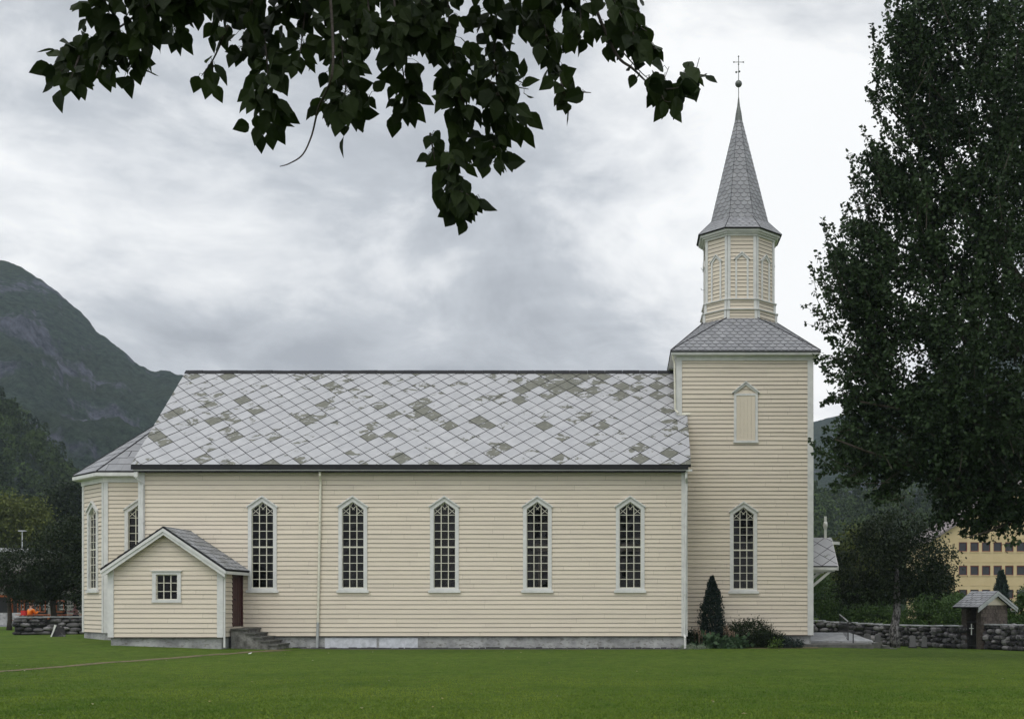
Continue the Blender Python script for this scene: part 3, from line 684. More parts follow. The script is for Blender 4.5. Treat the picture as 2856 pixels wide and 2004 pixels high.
for x_, z_ in ((-.20, 24.38), (.20, 24.38), (0, 24.62), (0, 24.29), (.03, 23.98), (-.10, 23.95)): ft.ball((OX+x_, OY-.02 if z_ < 24 else OY, z_), .034 if z_ > 24 else .045, 8, 6)
ft.bar((OX-.12, OY, 23.96), (OX+.04, OY, 23.98), .012, .012)
fin = part(ft, 'finial', 'metal', smooth=False, label='iron cross with small knobs on the spire tip'); fb = MB(); fb.ball((OX, OY, 23.47), .145, 16, 10); fb.build('ball', MAT['metal'], fin, True)
m_ = pipe([(TX0-oh+.05, TY0-oh+.05, ez-.1), (TX0-.13, TY0-.10, ez-.42), (TX0-.10, TY0-.12, 9.35), (TX0+.02, TY0-.2, 9.22)], .04); part(m_, 'downpipe', 'bars')
fl = MB(); fl.prism([(TX0-.05, TY0-.06, zt-.02), (TX0-.05, TY0-.0, zt+.10), (TX0-.05, TY0-.0, zt-.02)], (.55, 0, 0)); part(fl, 'flashing', 'bars')
# ---- apse
AY = 1.75; AX = -20.48; AA = 1.55
ap = [(NX0, AY), (AX, AY), (AX-AA, AY+AA), (AX-AA, 10-AY-AA), (AX, 10-AY), (NX0, 10-AY)]
mb = MB(); tb = MB(); fm = MB(); cg = MB(); ACB = .553; AZ = 6.60
apx = Vector((-18.36, 5, 10.02)); ar = MB(); au = MB(); eo = .34
def offs(poly, d_):
    out_ = []
    for i in range(len(poly)):
        p = Vector(poly[i]); ns = []
        if i > 0: e_ = (p - Vector(poly[i-1])).normalized(); ns.append(Vector((-e_.y, e_.x)))
        if i < len(poly)-1: e_ = (Vector(poly[i+1]) - p).normalized(); ns.append(Vector((-e_.y, e_.x)))
        # the outline runs clockwise seen from above: outward is to the left of travel
        if len(ns) == 1: out_.append(p + ns[0]*d_)
        else: b_ = (ns[0]+ns[1]).normalized(); out_.append(p + b_*d_/b_.dot(ns[0]))
    return out_
sgn = 1 if (offs(ap, .3)[1].y < AY) else -1
E_ = offs(ap, sgn*eo); T_ = offs(ap, sgn*.075); I_ = offs(ap, -sgn*.0); Pl = offs(ap, -sgn*.05)
for i in range(5):
    a_, b_ = Vector(ap[i+1]), Vector(ap[i]); d_ = b_ - a_; n_ = Vector((d_.y, -d_.x)).normalized()
    holes = []
    if i == 0: holes = [whole(-19.13 - a_.x, ZS+.02)]
    if i == 1: holes = [whole(d_.length/2, ZS+.02)]
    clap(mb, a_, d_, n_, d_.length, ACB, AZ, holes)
    u_ = d_.normalized()
    for p, s_ in ((a_, 1), (b_, -1)):
        tb = MB(); q = [p, p + u_*s_*.16, p + u_*s_*.16 + n_*.05, p + n_*.05]
        if s_ < 0: q = q[::-1]
        tb.prism([(v_.x, v_.y, ACB) for v_ in q], (0, 0, AZ-ACB)); part(tb, 'corner_board', 'trim')
    e0, e1 = E_[i+1], E_[i]
    cg.prism([(T_[i+1].x, T_[i+1].y, 6.44), (T_[i].x, T_[i].y, 6.44), (I_[i].x, I_[i].y, 6.44), (I_[i+1].x, I_[i+1].y, 6.44)], (0, 0, .2))
    cg.prism([(e0.x, e0.y, 6.64), (e1.x, e1.y, 6.64), (I_[i].x, I_[i].y, 6.64), (I_[i+1].x, I_[i+1].y, 6.64)], (0, 0, .035))
    o2 = offs(ap, sgn*(eo+.035)); cg.prism([(o2[i+1].x, o2[i+1].y, 6.66), (o2[i].x, o2[i].y, 6.66), (e1.x, e1.y, 6.66), (e0.x, e0.y, 6.66)], (0, 0, .13))
    random.seed(30+i); tiles(ar, [(e0.x, e0.y, 6.83), (e1.x, e1.y, 6.83), apx], 'plain', .62, .46, lift=.03, gap=.012, under=au)
    if i > 0: au.tube([(e1.x, e1.y, 6.86), apx + Vector((0,0,.03))], .035, 5)
part(mb, 'apse_wall', 'clap'); part(cg, 'apse_cornice', 'trim')
aro = part(ar, 'apse_roof', 'annexslate' if False else 'scale'); au.build('roof_deck', MAT['dark'], aro)
mb = MB(); mb.prism([(v_.x, v_.y, -.1) for v_ in offs(ap, -sgn*.03)], (0, 0, ACB+.09)); part(mb, 'apse_plinth', 'concrete')
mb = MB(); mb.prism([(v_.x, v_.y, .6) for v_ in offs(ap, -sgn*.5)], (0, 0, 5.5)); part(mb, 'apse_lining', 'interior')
put_window(-19.13, AY, ZS+.02, 0, 'apse window half hidden behind the nave corner')
c_ = (Vector(ap[1]) + Vector(ap[2]))/2; put_window(c_.x, c_.y, ZS+.02, -math.pi/4, 'narrow looking window on the slanting apse side')
# ---- annex
BX0, BX1, BY = -18.48, -14.47, -2.3; BXC = -16.45; BEZ, BRZ = 2.97, 4.42; BCB = .50
mb = MB(); sl_ = (BRZ-.06-(BEZ-.02))/2.0
def aed(q):
    if q <= BEZ-.02: return (0, BX1-BX0)
    d_ = (q-(BEZ-.02))/sl_; return (min(d_, 2.0), max(BX1-BX0-d_, 2.005))
wz0, wz1, wxa, wxb = 1.86, 2.72, -16.78, -16.08
clap(mb, (BX0, BY), (1, 0), (0, -1), BX1-BX0, BCB, BRZ-.10, [((wxa+wxb)/2-BX0, .36, 1.84, 2.74, 2.745)], edge=aed, exp=.168)
clap(mb, (BX1, BY), (0, 1), (1, 0), 2.3, BCB, BEZ-.02, [(1.60, .49, .85, 2.80, 2.805)], exp=.168); clap(mb, (BX0, 0), (0, -1), (-1, 0), 2.3, BCB, BEZ-.02)
part(mb, 'vestry_wall', 'clap')
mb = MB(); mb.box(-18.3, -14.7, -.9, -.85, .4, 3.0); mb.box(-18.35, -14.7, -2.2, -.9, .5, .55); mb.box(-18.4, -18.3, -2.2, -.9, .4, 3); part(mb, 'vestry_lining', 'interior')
for (x0, x1, y0, y1) in ((BX0-.05, BX0+.16, BY-.055, BY), (BX1-.16, BX1+.055, BY-.055, BY), (BX1, BX1+.055, BY, BY+.17)): vboard('corner_board', x0, x1, y0, y1, BCB, BEZ+.03)
rz0 = BEZ-.06; hw = 2.24; yf = BY-.30
vr = MB(); vu = MB(); random.seed(3)
tiles(vr, [(BXC+hw, yf, rz0), (BXC+hw, 0, rz0), (BXC, 0, BRZ), (BXC, yf, BRZ)], 'plain', .40, .27, lift=.03, gap=.012, under=vu, v0=-.05)
tiles(vr, [(BXC-hw, 0, rz0), (BXC-hw, yf, rz0), (BXC, yf, BRZ), (BXC, 0, BRZ)], 'plain', .40, .27, lift=.03, gap=.012, under=vu, v0=-.05)
vro = part(vr, 'vestry_roof', 'annexslate'); vu.build('roof_deck', MAT['dark'], vro)
bg_ = MB()
for s_ in (-1, 1):
    bg_.prism([(BXC, yf+.02, BRZ-.05), (BXC+s_*(hw-.02), yf+.02, rz0-.05), (BXC+s_*(hw-.02), yf+.02, rz0-.15), (BXC, yf+.02, BRZ-.17)], (0, -.05, 0))
    bg_.prism([(BXC, yf+.05, BRZ-.12), (BXC+s_*(hw-.06), yf+.05, rz0-.12), (BXC+s_*(hw-.06), yf+.05, rz0-.27), (BXC, yf+.05, BRZ-.28)], (0, -.045, 0))
    bg_.prism([(BXC, yf+.04, BRZ-.105), (BXC+s_*(hw-.02), yf+.04, rz0-.105), (BXC+s_*(hw-.02), yf+.04, rz0-.125), (BXC, yf+.04, BRZ-.125)], (0, -yf-.06, 0))
bg_.box(BXC+hw-.05, BXC+hw+.0, yf+.05, -.05, rz0-.16, rz0-.055); bg_.box(BXC-hw, BXC-hw+.05, yf+.05, -.05, rz0-.16, rz0-.055)
part(bg_, 'bargeboard', 'trim')
m_ = pipe([(BX1+.20, yf+.12, rz0-.14), (BX1+.10, BY-.02, rz0-.32), (BX1+.105, BY-.05, .30), (BX1+.105, BY-.05, .14)], .036); part(m_, 'downpipe', 'trim')
wf = MB(); xa, xb_, za, zb = wxa-.03, wxb+.03, 1.84, 2.74
for q in (((xa-.13, zb), (xb_+.13, zb), (xb_+.13, zb+.11), (xa-.13, zb+.11)), ((xa-.13, za), (xa, za), (xa, zb), (xa-.13, zb)), ((xb_, za), (xb_+.13, za), (xb_+.13, zb), (xb_, zb)), ((xa-.15, za-.10), (xb_+.15, za-.10), (xb_+.15, za), (xa-.15, za))):
    wf.prism([(x, BY-.06, z) for x, z in q], (0, .14, 0))
wf.box(xa-.17, xb_+.17, BY-.11, BY+.0, zb+.112, zb+.14)
vw = part(wf, 'vestry_window', 'trim', label='small square nine pane window in the vestry gable')
wb = MB()
for k in range(4): x = xa + (xb_-xa)*k/3; wb.box(x-(.03 if k in (0,3) else .014), x+(.03 if k in (0,3) else .014), BY+.02, BY+.055, za, zb)
for k in range(4): z = za + (zb-za)*k/3; wb.box(xa, xb_, BY+.025, BY+.05, z-(.03 if k in (0,3) else .012), z+(.03 if k in (0,3) else .012))
wb.build('glazing_bars', MAT['bars'], vw); wp = MB(); wp.add([(xa, BY+.05, za), (xb_, BY+.05, za), (xb_, BY+.05, zb), (xa, BY+.05, zb)], [(0,1,2,3)]); wp.build('pane', MAT['glass'], vw)
# door in the vestry's side
dm = MB(); dm.box(BX1-.06, BX1-.01, -1.17, -.22, .87, 2.78); 
for k in range(4): dm.box(BX1-.012, BX1+.006, -1.15+k*.235, -1.15+k*.235+.21, .92, 2.7)
do = part(dm, 'door', 'reddoor'); dh = MB(); dh.ball((BX1+.05, -1.06, 1.85), .03, 8, 6); dh.box(BX1, BX1+.05, -1.075, -1.045, 1.84, 1.86); dh.build('handle', MAT['iron'], do)
df = MB(); df.box(BX1-.0, BX1+.04, -1.27, -1.17, .85, 2.88); df.box(BX1, BX1+.04, -.22, -.12, .85, 2.88); df.box(BX1, BX1+.04, -1.17, -.22, 2.78, 2.88); df.build('door_frame', MAT['reddoor'], do)
# steps at the vestry door
st = MB(); xs_ = [-14.40, -13.80, -13.54, -13.27, -13.0, -12.73]; zs__ = [.80, .645, .50, .36, .23]
sk = MB()
for k in range(5):
    st.box(xs_[0] if k == 0 else xs_[k]-.05, xs_[k+1]+.04, -1.62, -.06, zs__[k]-.055, zs__[k])
    sk.box(xs_[k] if k else xs_[0], xs_[k+1], -1.56, -.08, -.05, zs__[k]-.057)
so_ = part(sk, 'steps', 'stepblock', label='rough concrete stair block below the vestry door'); st.build('tread', MAT['stepstone'], so_)
# ---- porch canopy on the tower's west side
pc = MB(); pu = MB(); random.seed(4); PX1 = 8.55
tiles(pc, [(TX1+.03, 3.48, 3.22), (PX1, 3.48, 3.22), (PX1, 5, 4.45), (TX1+.03, 5, 4.45)], 'diamond', .74, .78, lift=.02, gap=.012, u0=.2, bias=lambda p: random.uniform(.1, .45), under=pu)
tiles(pc, [(PX1, 6.52, 3.22), (TX1+.03, 6.52, 3.22), (TX1+.03, 5, 4.45), (PX1, 5, 4.45)], 'diamond', .74, .78, lift=.02, gap=.012, bias=lambda p: random.uniform(.1, .45), under=pu)
pco = part(pc, 'porch_roof', 'diamond', label='small slated canopy over the west entrance'); pu.build('roof_deck', MAT['dark'], pco)
pf = MB(); pf.box(TX1+.07, PX1, 3.50, 3.56, 3.06, 3.18); pf.box(TX1+.07, PX1, 6.44, 6.5, 3.06, 3.18)
for y_ in (3.65, 6.35): pf.bar((TX1+.05, y_, 2.25), (PX1-.25, y_, 3.05), .10, .10); pf.box(TX1+.07, PX1-.1, y_-.05, y_+.05, 3.0, 3.06)
for s_ in (-1, 1): pf.prism([(PX1-.02, 5, 4.40), (PX1-.02, 5+s_*1.5, 3.2), (PX1-.02, 5+s_*1.5, 3.05), (PX1-.02, 5, 4.24)], (.05, 0, 0))
pf.prism([(PX1+.02, 4.9, 4.3), (PX1+.35, 4.98, 4.28), (PX1+.35, 5.02, 4.28), (PX1+.02, 5.1, 4.3)], (0, 0, -.12))
pf.build('bracket', MAT['trim'], pco)
pcr = MB(); cx_ = 8.30; pcr.box(cx_-.05, cx_+.05, 4.96, 5.04, 4.42, 5.35); pcr.box(cx_-.045, cx_+.045, 4.72, 5.28, 4.93, 5.03)
pcr.tube([(cx_-.06, 5, 4.98), (cx_+.06, 5, 4.98)], .15, 14); pcr.build('cross', MAT['white'], pco)
pd = MB(); pd.box(TX1+.0, TX1+.05, 4.2, 5.8, .45, 2.7); part(pd, 'west_door', 'reddoor')
#@@PART2
# ------------------------------------------------------------------ hills and mountains
def relief(name, prof, r0, r1, mat, amp, nscale, pxs, rows=70, seed=0, steep=1.25, jag=0.0):
    """a real slope between distance r0 (foot) and r1 (crest), falling away behind the crest"""
    pp = np.array(prof, float); Vv = []; n = len(pxs); ts = list(np.linspace(0, 1, rows)) + [1.06, 1.15, 1.3]
    for t in ts:
        for px in pxs:
            m_ = (px - CX)/F; cr = r1 * (1 + .10 * mnoise.noise(Vector((px/420., seed, 0)))); ft = r0 * (1 + .08 * mnoise.noise(Vector((px/300., seed, 4))))
            py = np.interp(px, pp[:,0], pp[:,1]) + jag * mnoise.fractal(Vector((px/28., seed, 1)), 1.0, 2.0, 4)
            zr = EYE + (CY - py)/F*cr; d_ = ft + (cr - ft)*t
            tt = min(t, 1); z = zr * (tt ** steep) if t <= 1 else zr * max(0.0, 1 - (t-1)*1.3)
            x, y = m_*d_, d_ - DC
            w = max(0, min(1, 4*tt*(1-tt)*1.3)) if t <= 1 else 1
            q = Vector((x/nscale, y/nscale, z/nscale*.7 + seed))
            z += amp * w * (mnoise.fractal(q, .9, 2.1, 6) - .3*abs(mnoise.noise(q*2.3)))
            Vv.append((x, y, z - .5 * (1 - tt)))
    Fv = np.array([(j*n+i, j*n+i+1, (j+1)*n+i+1, (j+1)*n+i) for j in range(len(ts)-1) for i in range(n-1)])
    o = np_mesh(name, np.array(Vv), Fv, np.zeros(len(Fv)), mat, smooth=False); tag(o, kind='structure'); return o, np.array(Vv), n, len(ts)
a = M('mountain_ground', 0.95, 0.1)
geo = a.n('ShaderNodeNewGeometry'); sn = a.n('ShaderNodeSeparateXYZ'); a.t.links.new(geo.outputs['Normal'], sn.inputs[0])
wood = a.ramp(a.noise(0.30, 9, 0.85), [(0.38, (0.007, 0.016, 0.018)), (0.62, (0.078, 0.118, 0.084))])
wood = a.mix(a.ramp(a.noise(0.016, 5, 0.6), [(0.42, 0.0), (0.66, 0.6)]), wood, (0.045, 0.060, 0.030))
rock = a.ramp(a.noise(0.10, 8, 0.75, (1.6, 1.6, .45)), [(0.38, (0.036, 0.040, 0.062)), (0.62, (0.19, 0.195, 0.25))])
rf = a.math('ADD', a.math('MULTIPLY', a.noise(0.026, 6, 0.62, (1, 1, .5)), 1.0), a.math('MULTIPLY', a.math('SUBTRACT', 0.75, sn.outputs[2]), 0.28))
a.color(a.mix(a.ramp(rf, [(0.535, 0.0), (0.60, 0.85)]), wood, rock)); a.bump(a.noise(0.28, 9, 0.8), 6.0); MAT['mountain'] = a.m
PXW = sorted(set(list(np.arange(-1600, -100, 45)) + list(np.arange(-100, 640, 3.2)) + list(np.arange(640, 2150, 40))))
relief('mountain', [(-1600,900),(-700,640),(-250,700),(-100,722),(0,726),(28,729),(60,743),(84,759),(112,778),(140,799),(168,820),(195,845),(223,866),(251,897),(268,925),(298,943),(326,964),(358,992),(391,1018),(419,1034),(447,1031),(475,1035),(512,1048),(700,1130),(1100,1240),(1700,1330),(2150,1400)],
       250, 640, MAT['mountain'], 17, 75, PXW, 110, 1.7, jag=4)
PXW = sorted(set(list(np.arange(1500, 2240, 40)) + list(np.arange(2240, 2860, 5)) + list(np.arange(2860, 4600, 50))))
relief('far_mountain', [(1500,1420),(1900,1330),(2100,1240),(2268,1177),(2307,1165),(2384,1152),(2520,1090),(2650,1010),(2750,960),(2900,900),(3300,820),(4600,900)],
       300, 900, MAT['mountain'], 16, 110, PXW, 70, 8.1, jag=4)
PXH = list(np.arange(-1500, 4300, 22))
hill, HV, hn, hr = relief('wooded_hill', [(-1500,1040),(-300,1040),(0,1140),(60,1185),(126,1255),(186,1330),(260,1400),(400,1480),(700,1560),(1500,1600),(1900,1580),(2150,1480),(2268,1405),(2400,1395),(2600,1385),(2856,1370),(3600,1300),(4300,1300)],
       158, 300, MAT['mountain'], 3, 40, PXH, 40, 4.4)
# ------------------------------------------------------------------ foliage tools
def unit(v): return v / (np.linalg.norm(v, axis=1, keepdims=True) + 1e-9)
def leaf_quads(Pc, size, axis, wid=0.62, fold=0.25, rng=RNG):
    """one folded rhombic leaf per point: base, side, tip, side"""
    n = len(Pc); ax = unit(axis); r_ = unit(rng.normal(size=(n, 3))); side = unit(np.cross(ax, r_)); nn = np.cross(side, ax)
    s_ = (size * rng.uniform(.7, 1.25, n))[:, None]
    b = Pc; tip = Pc + ax*s_; m1 = Pc + ax*s_*.42 + side*s_*wid/2 + nn*s_*fold*.35; m2 = Pc + ax*s_*.42 - side*s_*wid/2 + nn*s_*fold*.35
    V_ = np.stack([b, m1, tip, m2], 1).reshape(-1, 3); F_ = np.arange(4*n).reshape(n, 4)
    return V_, F_
def foliage(name, blobs, size, mat, parent, per=46, spread=.16, droop=.5, rng=None, wid=.62):
    """blobs: (centre, (rx,ry,rz), clumps): leaf clumps scattered through ellipsoids, denser near the skin"""
    rng = rng or np.random.default_rng(abs(hash(name)) % 1000 + 5)
    C_ = []; R_ = []; Rd = []
    for c0, rad, ncl in blobs:
        d_ = unit(rng.normal(size=(ncl, 3))); rr = rng.uniform(.25, 1.0, ncl) ** .45
        ce = np.array(c0) + d_*rr[:, None]*np.array(rad)
        k = rng.integers(int(per*.5), int(per*1.5), ncl); idx = np.repeat(np.arange(ncl), k)
        sp = spread * rng.uniform(.7, 1.5, ncl) * (sum(rad)/3)
        C_.append(ce[idx] + rng.normal(size=(len(idx), 3)) * sp[idx][:, None] * np.array([1, 1, .7])); R_.append(d_[idx]); 
        tone = rng.uniform(0, 1, ncl); Rd.append(np.clip(tone[idx]*.6 + rng.uniform(0, .4, len(idx)), 0, 1))
    Pc = np.concatenate(C_); ax = np.concatenate(R_)*.6 + rng.normal(size=(len(Pc), 3))*.7; ax[:, 2] -= droop
    V_, F_ = leaf_quads(Pc, size, ax, wid, rng=rng); return np_mesh(name, V_, F_, np.concatenate(Rd), MAT[mat], parent)
def thing(name, label, cat, loc, group=None):
    o = empty(name, loc); o['world_parts'] = 1; tag(o, label, cat, group); return o
def tree(name, label, base, top, r0, blobs, size, mat, bark='bark', group=None, per=46, spread=.16, cat='tree', limbs=True, droop=.5, seed=1, wid=.62):
    rs = random.Random(seed); base = Vector(base); top = Vector(top); t = thing(name, label, cat, base, group); m_ = MB()
    pts = [base.lerp(top, k/5) + Vector((rs.uniform(-1,1), rs.uniform(-1,1), 0))*r0*.5*(0 if k == 0 else 1) for k in range(6)]
    pts[0] = base - Vector((0,0,.15)); m_.tube(pts, [r0*1.35, r0*1.02, r0*.92, r0*.8, r0*.6, r0*.4], 9)
    m_.build('trunk', MAT[bark], t, True)
    if limbs:
        m_ = MB()
        for c0, rad, _ in blobs:
            c0 = Vector(c0)
            for k in range(3):
                s0 = base.lerp(top, rs.uniform(.55, .95)); e_ = c0 + Vector((rs.uniform(-.6,.6)*rad[0], rs.uniform(-.6,.6)*rad[1], rs.uniform(-.2,.6)*rad[2])); mid = s0.lerp(e_, .5) + Vector((0, 0, -.1*rad[2]))
                m_.tube([s0, mid, e_], [r0*.4, r0*.25, r0*.08], 5)
        m_.build('limbs', MAT[bark], t)
    foliage('crown', blobs, size, mat, t, per, spread, droop, np.random.default_rng(seed + 50), wid); return t
def B(px, py, dep, rx, ry, rz, n):                     # blob from photo pixels (radii in metres)
    return (tuple(P(px, py, dep)), (rx, ry, rz), n)

# short mown grass: single blades standing on the lawn sheet, seen best near the photographer
rgb = np.random.default_rng(99); n_ = 230000
yy_ = -DC + 14 + 31 * rgb.uniform(0, 1, n_)**1.25; dd_ = yy_ + DC; xx_ = (rgb.uniform(-80, 2940, n_) - CX)/F*dd_
kk_ = ~((xx_ > -18.7) & (xx_ < 7.6) & (yy_ > -.5)) & ~((xx_ > -18.7) & (xx_ < -12.2) & (yy_ > -2.4))
_pp = np.array([tuple(gp(*q)) for q in ((-300,1900),(0,1872),(150,1860),(304,1847),(430,1838),(565,1827),(700,1817),(800,1811))]); _pm = np.full(n_, 9.)
for _a, _b in zip(_pp[:-1], _pp[1:]):
    _d = _b-_a; _t = np.clip(((xx_-_a[0])*_d[0] + (yy_-_a[1])*_d[1])/(_d@_d), 0, 1); _pm = np.minimum(_pm, np.hypot(xx_-_a[0]-_t*_d[0], yy_-_a[1]-_t*_d[1]))
kk_ &= _pm > .17 * rgb.uniform(.4, 1.3, n_); xx_, yy_ = xx_[kk_], yy_[kk_]; n_ = len(xx_)
zz__ = np.array([gz(a_, b_) for a_, b_ in zip(xx_, yy_)])
axg = np.stack([rgb.normal(size=n_)*.8, rgb.normal(size=n_)*.8, np.full(n_, .8)], 1)
MAT['grass'] = leafmat('grass_blades', (0.060, 0.130, 0.014), (0.165, 0.225, 0.032), 0.25, 0.6, 1.1)
Vg, Fg = leaf_quads(np.stack([xx_, yy_, zz__], 1), np.clip(.050 - .0016*(yy_ + DC - 17), .010, .05), axg, .30, rng=rgb)
tn = np.array([.6*mnoise.noise(Vector((a_*.9, b_*.45, 3))) + .8*mnoise.noise(Vector((a_*.14, b_*.3, 9))) for a_, b_ in zip(xx_, yy_)])
gro = np_mesh('grass', Vg, Fg, np.clip(.45 + tn*.9 + rgb.uniform(-.25, .25, n_), 0, 1), MAT['grass']); tag(gro, kind='stuff')
# ---- the wooded hillside: several hundred conifers and birches reading as one wood
rng = np.random.default_rng(77); Vs = []; Fs = []; Rs = []; nb = 0
def add_forest_tree(x, y, z, h, kind, tone, nl):
    global nb
    if kind == 'fir':
        t = rng.uniform(0, 1, nl) ** .8; r_ = h*.20*(1-t)*rng.uniform(.5, 1.05, nl) + .05; th = rng.uniform(0, 2*np.pi, nl)
        Pc = np.stack([x + r_*np.cos(th), y + r_*np.sin(th), z + h*(.06 + .94*t)], 1); ax = np.stack([np.cos(th), np.sin(th), -.5 + 0*th], 1); sz = h*.085
    else:
        d_ = unit(rng.normal(size=(nl, 3))); rr = rng.uniform(.5, 1, nl)[:, None]; lump = 1 + .25*np.sin(d_[:, :1]*5 + x) * np.cos(d_[:, 2:]*6 + y)
        Pc = np.array([x, y, z + h*.55]) + d_*rr*lump*np.array([h*.34, h*.34, h*.42]); ax = d_ + rng.normal(size=(nl, 3))*.8; sz = h*.11
    V_, F_ = leaf_quads(Pc, sz, ax, .9, rng=rng); Vs.append(V_); Fs.append(F_ + nb); nb += len(V_); Rs.append(np.clip(tone + rng.uniform(-.15, .15, nl), 0, 1))
HVg = HV.reshape(hr, hn, 3)
def hill_pt(px, t):
    i = min(hn-2, max(0, (px - PXH[0])/22)); j = t*39; i0, j0 = int(i), min(38, int(j)); fi, fj = i-i0, j-j0
    return (HVg[j0,i0]*(1-fi)*(1-fj) + HVg[j0,i0+1]*fi*(1-fj) + HVg[j0+1,i0]*(1-fi)*fj + HVg[j0+1,i0+1]*fi*fj)
for k in range(1330):
    left = k < 720
    px = rng.uniform(-480, 400) if left else rng.uniform(2050, 3150); t = rng.uniform(.10, 1.0) ** (.9 if left else .8)
    if k % 7 == 0: t = rng.uniform(.93, 1.0)
    q = hill_pt(px, t); fir = rng.uniform() < (.42 if left else .5); h = rng.uniform(3.5, 8.5) if fir else rng.uniform(3.5, 6.5)
    tone = rng.uniform(0, .35) if fir else rng.uniform(.25, .95)
    if rng.uniform() < .3 and left: tone *= .4
    add_forest_tree(q[0], q[1], q[2] - .3, h, 'fir' if fir else 'round', tone, 130 if fir else 150)
fo = np_mesh('forest', np.concatenate(Vs), np.concatenate(Fs), np.concatenate(Rs), MAT['forest']); tag(fo, kind='stuff')

# ------------------------------------------------------------------ stone walls and the gate
def stonewall(name, label, pts, h, th=.55, cw=.34, ch=.20, seed=1, coping=True, back=False, group='dry stone churchyard walls'):
    rs = random.Random(seed); p0 = Vector((*pts[0], gz(*pts[0]))); t = thing(name, label, 'wall', p0, group); core = MB(); st_ = MB(); cp = MB()
    for a_, b_ in zip(pts[:-1], pts[1:]):
        a_, b_ = Vector(a_), Vector(b_); d_ = (b_-a_); L = d_.length; u_ = d_.normalized(); n_ = Vector((u_.y, -u_.x)); ang = math.atan2(u_.y, u_.x)
        steps = max(1, int(L/1.5))
        for k in range(steps):
            q0, q1 = a_ + u_*L*k/steps, a_ + u_*L*(k+1)/steps; z0, z1 = gz(*q0), gz(*q1); i_ = th/2 - .09
            core.add([(*(q0+n_*i_), z0-.2), (*(q1+n_*i_), z1-.2), (*(q1-n_*i_), z1-.2), (*(q0-n_*i_), z0-.2), (*(q0+n_*i_), z0+h-.06), (*(q1+n_*i_), z1+h-.06), (*(q1-n_*i_), z1+h-.06), (*(q0-n_*i_), z0+h-.06)],
                     [(0,3,2,1),(4,5,6,7),(0,1,5,4),(1,2,6,5),(2,3,7,6),(3,0,4,7)])
        z = 0.0
        while z < h - .03:
            hh = min(ch*rs.uniform(.7, 1.4), h - z + .03); s_ = rs.uniform(-.3, 0)
            while s_ < L:
                w = cw*rs.uniform(.55, 1.6); c_ = a_ + u_*min(L-.02, max(.02, s_ + w/2)); zc = gz(*c_) + z + hh/2
                for sd_ in ((1, -1) if back else (1,)):
                    q = c_ + n_*sd_*(th/2 - .10)
                    k_ = rs.uniform(.7, 1.25); st_.ball((q.x, q.y, zc + rs.uniform(-.3,.3)*hh*(1 if z > .05 and z + hh < h-.05 else .3)), 1, 7, 5, (w*.58, .14 + rs.uniform(0, .08), hh*.56*k_), rs.random(), .55, ang)
                s_ += w
            z += hh
        if coping:
            s_ = 0
            while s_ < L:
                w = min(rs.uniform(.6, 1.1), L - s_); q = a_ + u_*(s_+w/2); zc = gz(*q) + h
                e0, e1 = q - u_*(w/2-.012), q + u_*(w/2-.012); dz_ = rs.uniform(-.012, .012)
                cp.prism([(*(e0+n_*(th/2+.02)), zc+dz_), (*(e1+n_*(th/2+.02)), zc+dz_+rs.uniform(-.01,.01)), (*(e1-n_*(th/2+.02)), zc+dz_), (*(e0-n_*(th/2+.02)), zc+dz_)], (0, 0, .05)); s_ += w
    st_.build('stones', MAT['stone'], t); core.build('core', MAT['mortar'], t)
    if coping: cp.build('coping', MAT['coping'], t)
    return t
def gx(px, dep): return ((px-CX)/F*dep, dep-DC)
stonewall('stone_wall', 'low dark dry stone wall on the lawn left of the apse', [gx(42, 51), gx(235, 52.5), gx(420, 54)], .74, cw=.40, ch=.17, seed=3, back=False)
stonewall('stone_wall', 'long dark stone wall between the church tower and the churchyard gate', [gx(2170, 60), gx(2460, 58), gx(2620, 54), gx(2700, 51.2)], .98, seed=4)
stonewall('stone_wall', 'pale speckled stone wall to the right of the churchyard gate', [gx(2749, 50.6), gx(2860, 48.2), gx(3100, 47)], 1.03, seed=5, cw=.27, ch=.19)
# lych gate
ang = math.radians(27); gL = Vector((*gx(2737, 50.2), 0)); gzz = gz(gL.x, gL.y)
gate = empty('lych_gate', (gL.x, gL.y, gzz), ang); tag(gate, 'small stone lych gate with a grey slate roof in the churchyard wall', 'gate')
gate.scale = (.86, .86, .89); gw_, gd_ = 1.75, 1.15
def gpart(mb, name, mat, parent=gate): return mb.build(name, MAT[mat], parent)
m_ = MB(); m_.box(.0, gw_, 0, .35, -.2, 2.12); m_.box(gw_-.3, gw_, .35, gd_, -.2, 2.12); m_.box(0, .34, gd_-.10, gd_+.25, -.2, 2.12); m_.box(.34, gw_-.3, gd_-.02, gd_+.20, -.2, 2.12)
for k in range(11):
    for j in range(8):
        w = random.uniform(.17, .30); x = j*.22 + (k % 2)*.11 + .05
        if x < gw_-.05: m_.box(x-.1, min(gw_, x+.1), -.012-random.uniform(0,.012), .0, 2.12 - k*.19 - .175, 2.12 - k*.19 - .01)
a = M('gate_masonry', 0.9); r = a.rnd(); c = a.mix(r, (0.06, 0.048, 0.042), (0.13, 0.105, 0.09)); c = a.mix(a.ramp(a.noise(9, 5, .7), [(.5, 0), (.65, .5)]), c, (.17,.15,.135)); a.color(c); a.bump(a.noise(12, 4), .02); MAT['gatestone'] = a.m
gpart(m_, 'wall', 'gatestone')
m_ = MB(); m_.prism([(.06, -.03, 2.13), (gw_-.06, -.03, 2.13), (gw_/2, -.03, 2.62)], (0, .05, 0)); m_.prism([(.06, gd_+.2, 2.13), (gw_-.06, gd_+.2, 2.13), (gw_/2, gd_+.2, 2.62)], (0, .05, 0))
gpart(m_, 'gable', 'clap')
m_ = MB(); uu = MB(); random.seed(8); y0, y1 = -.28, gd_+.45
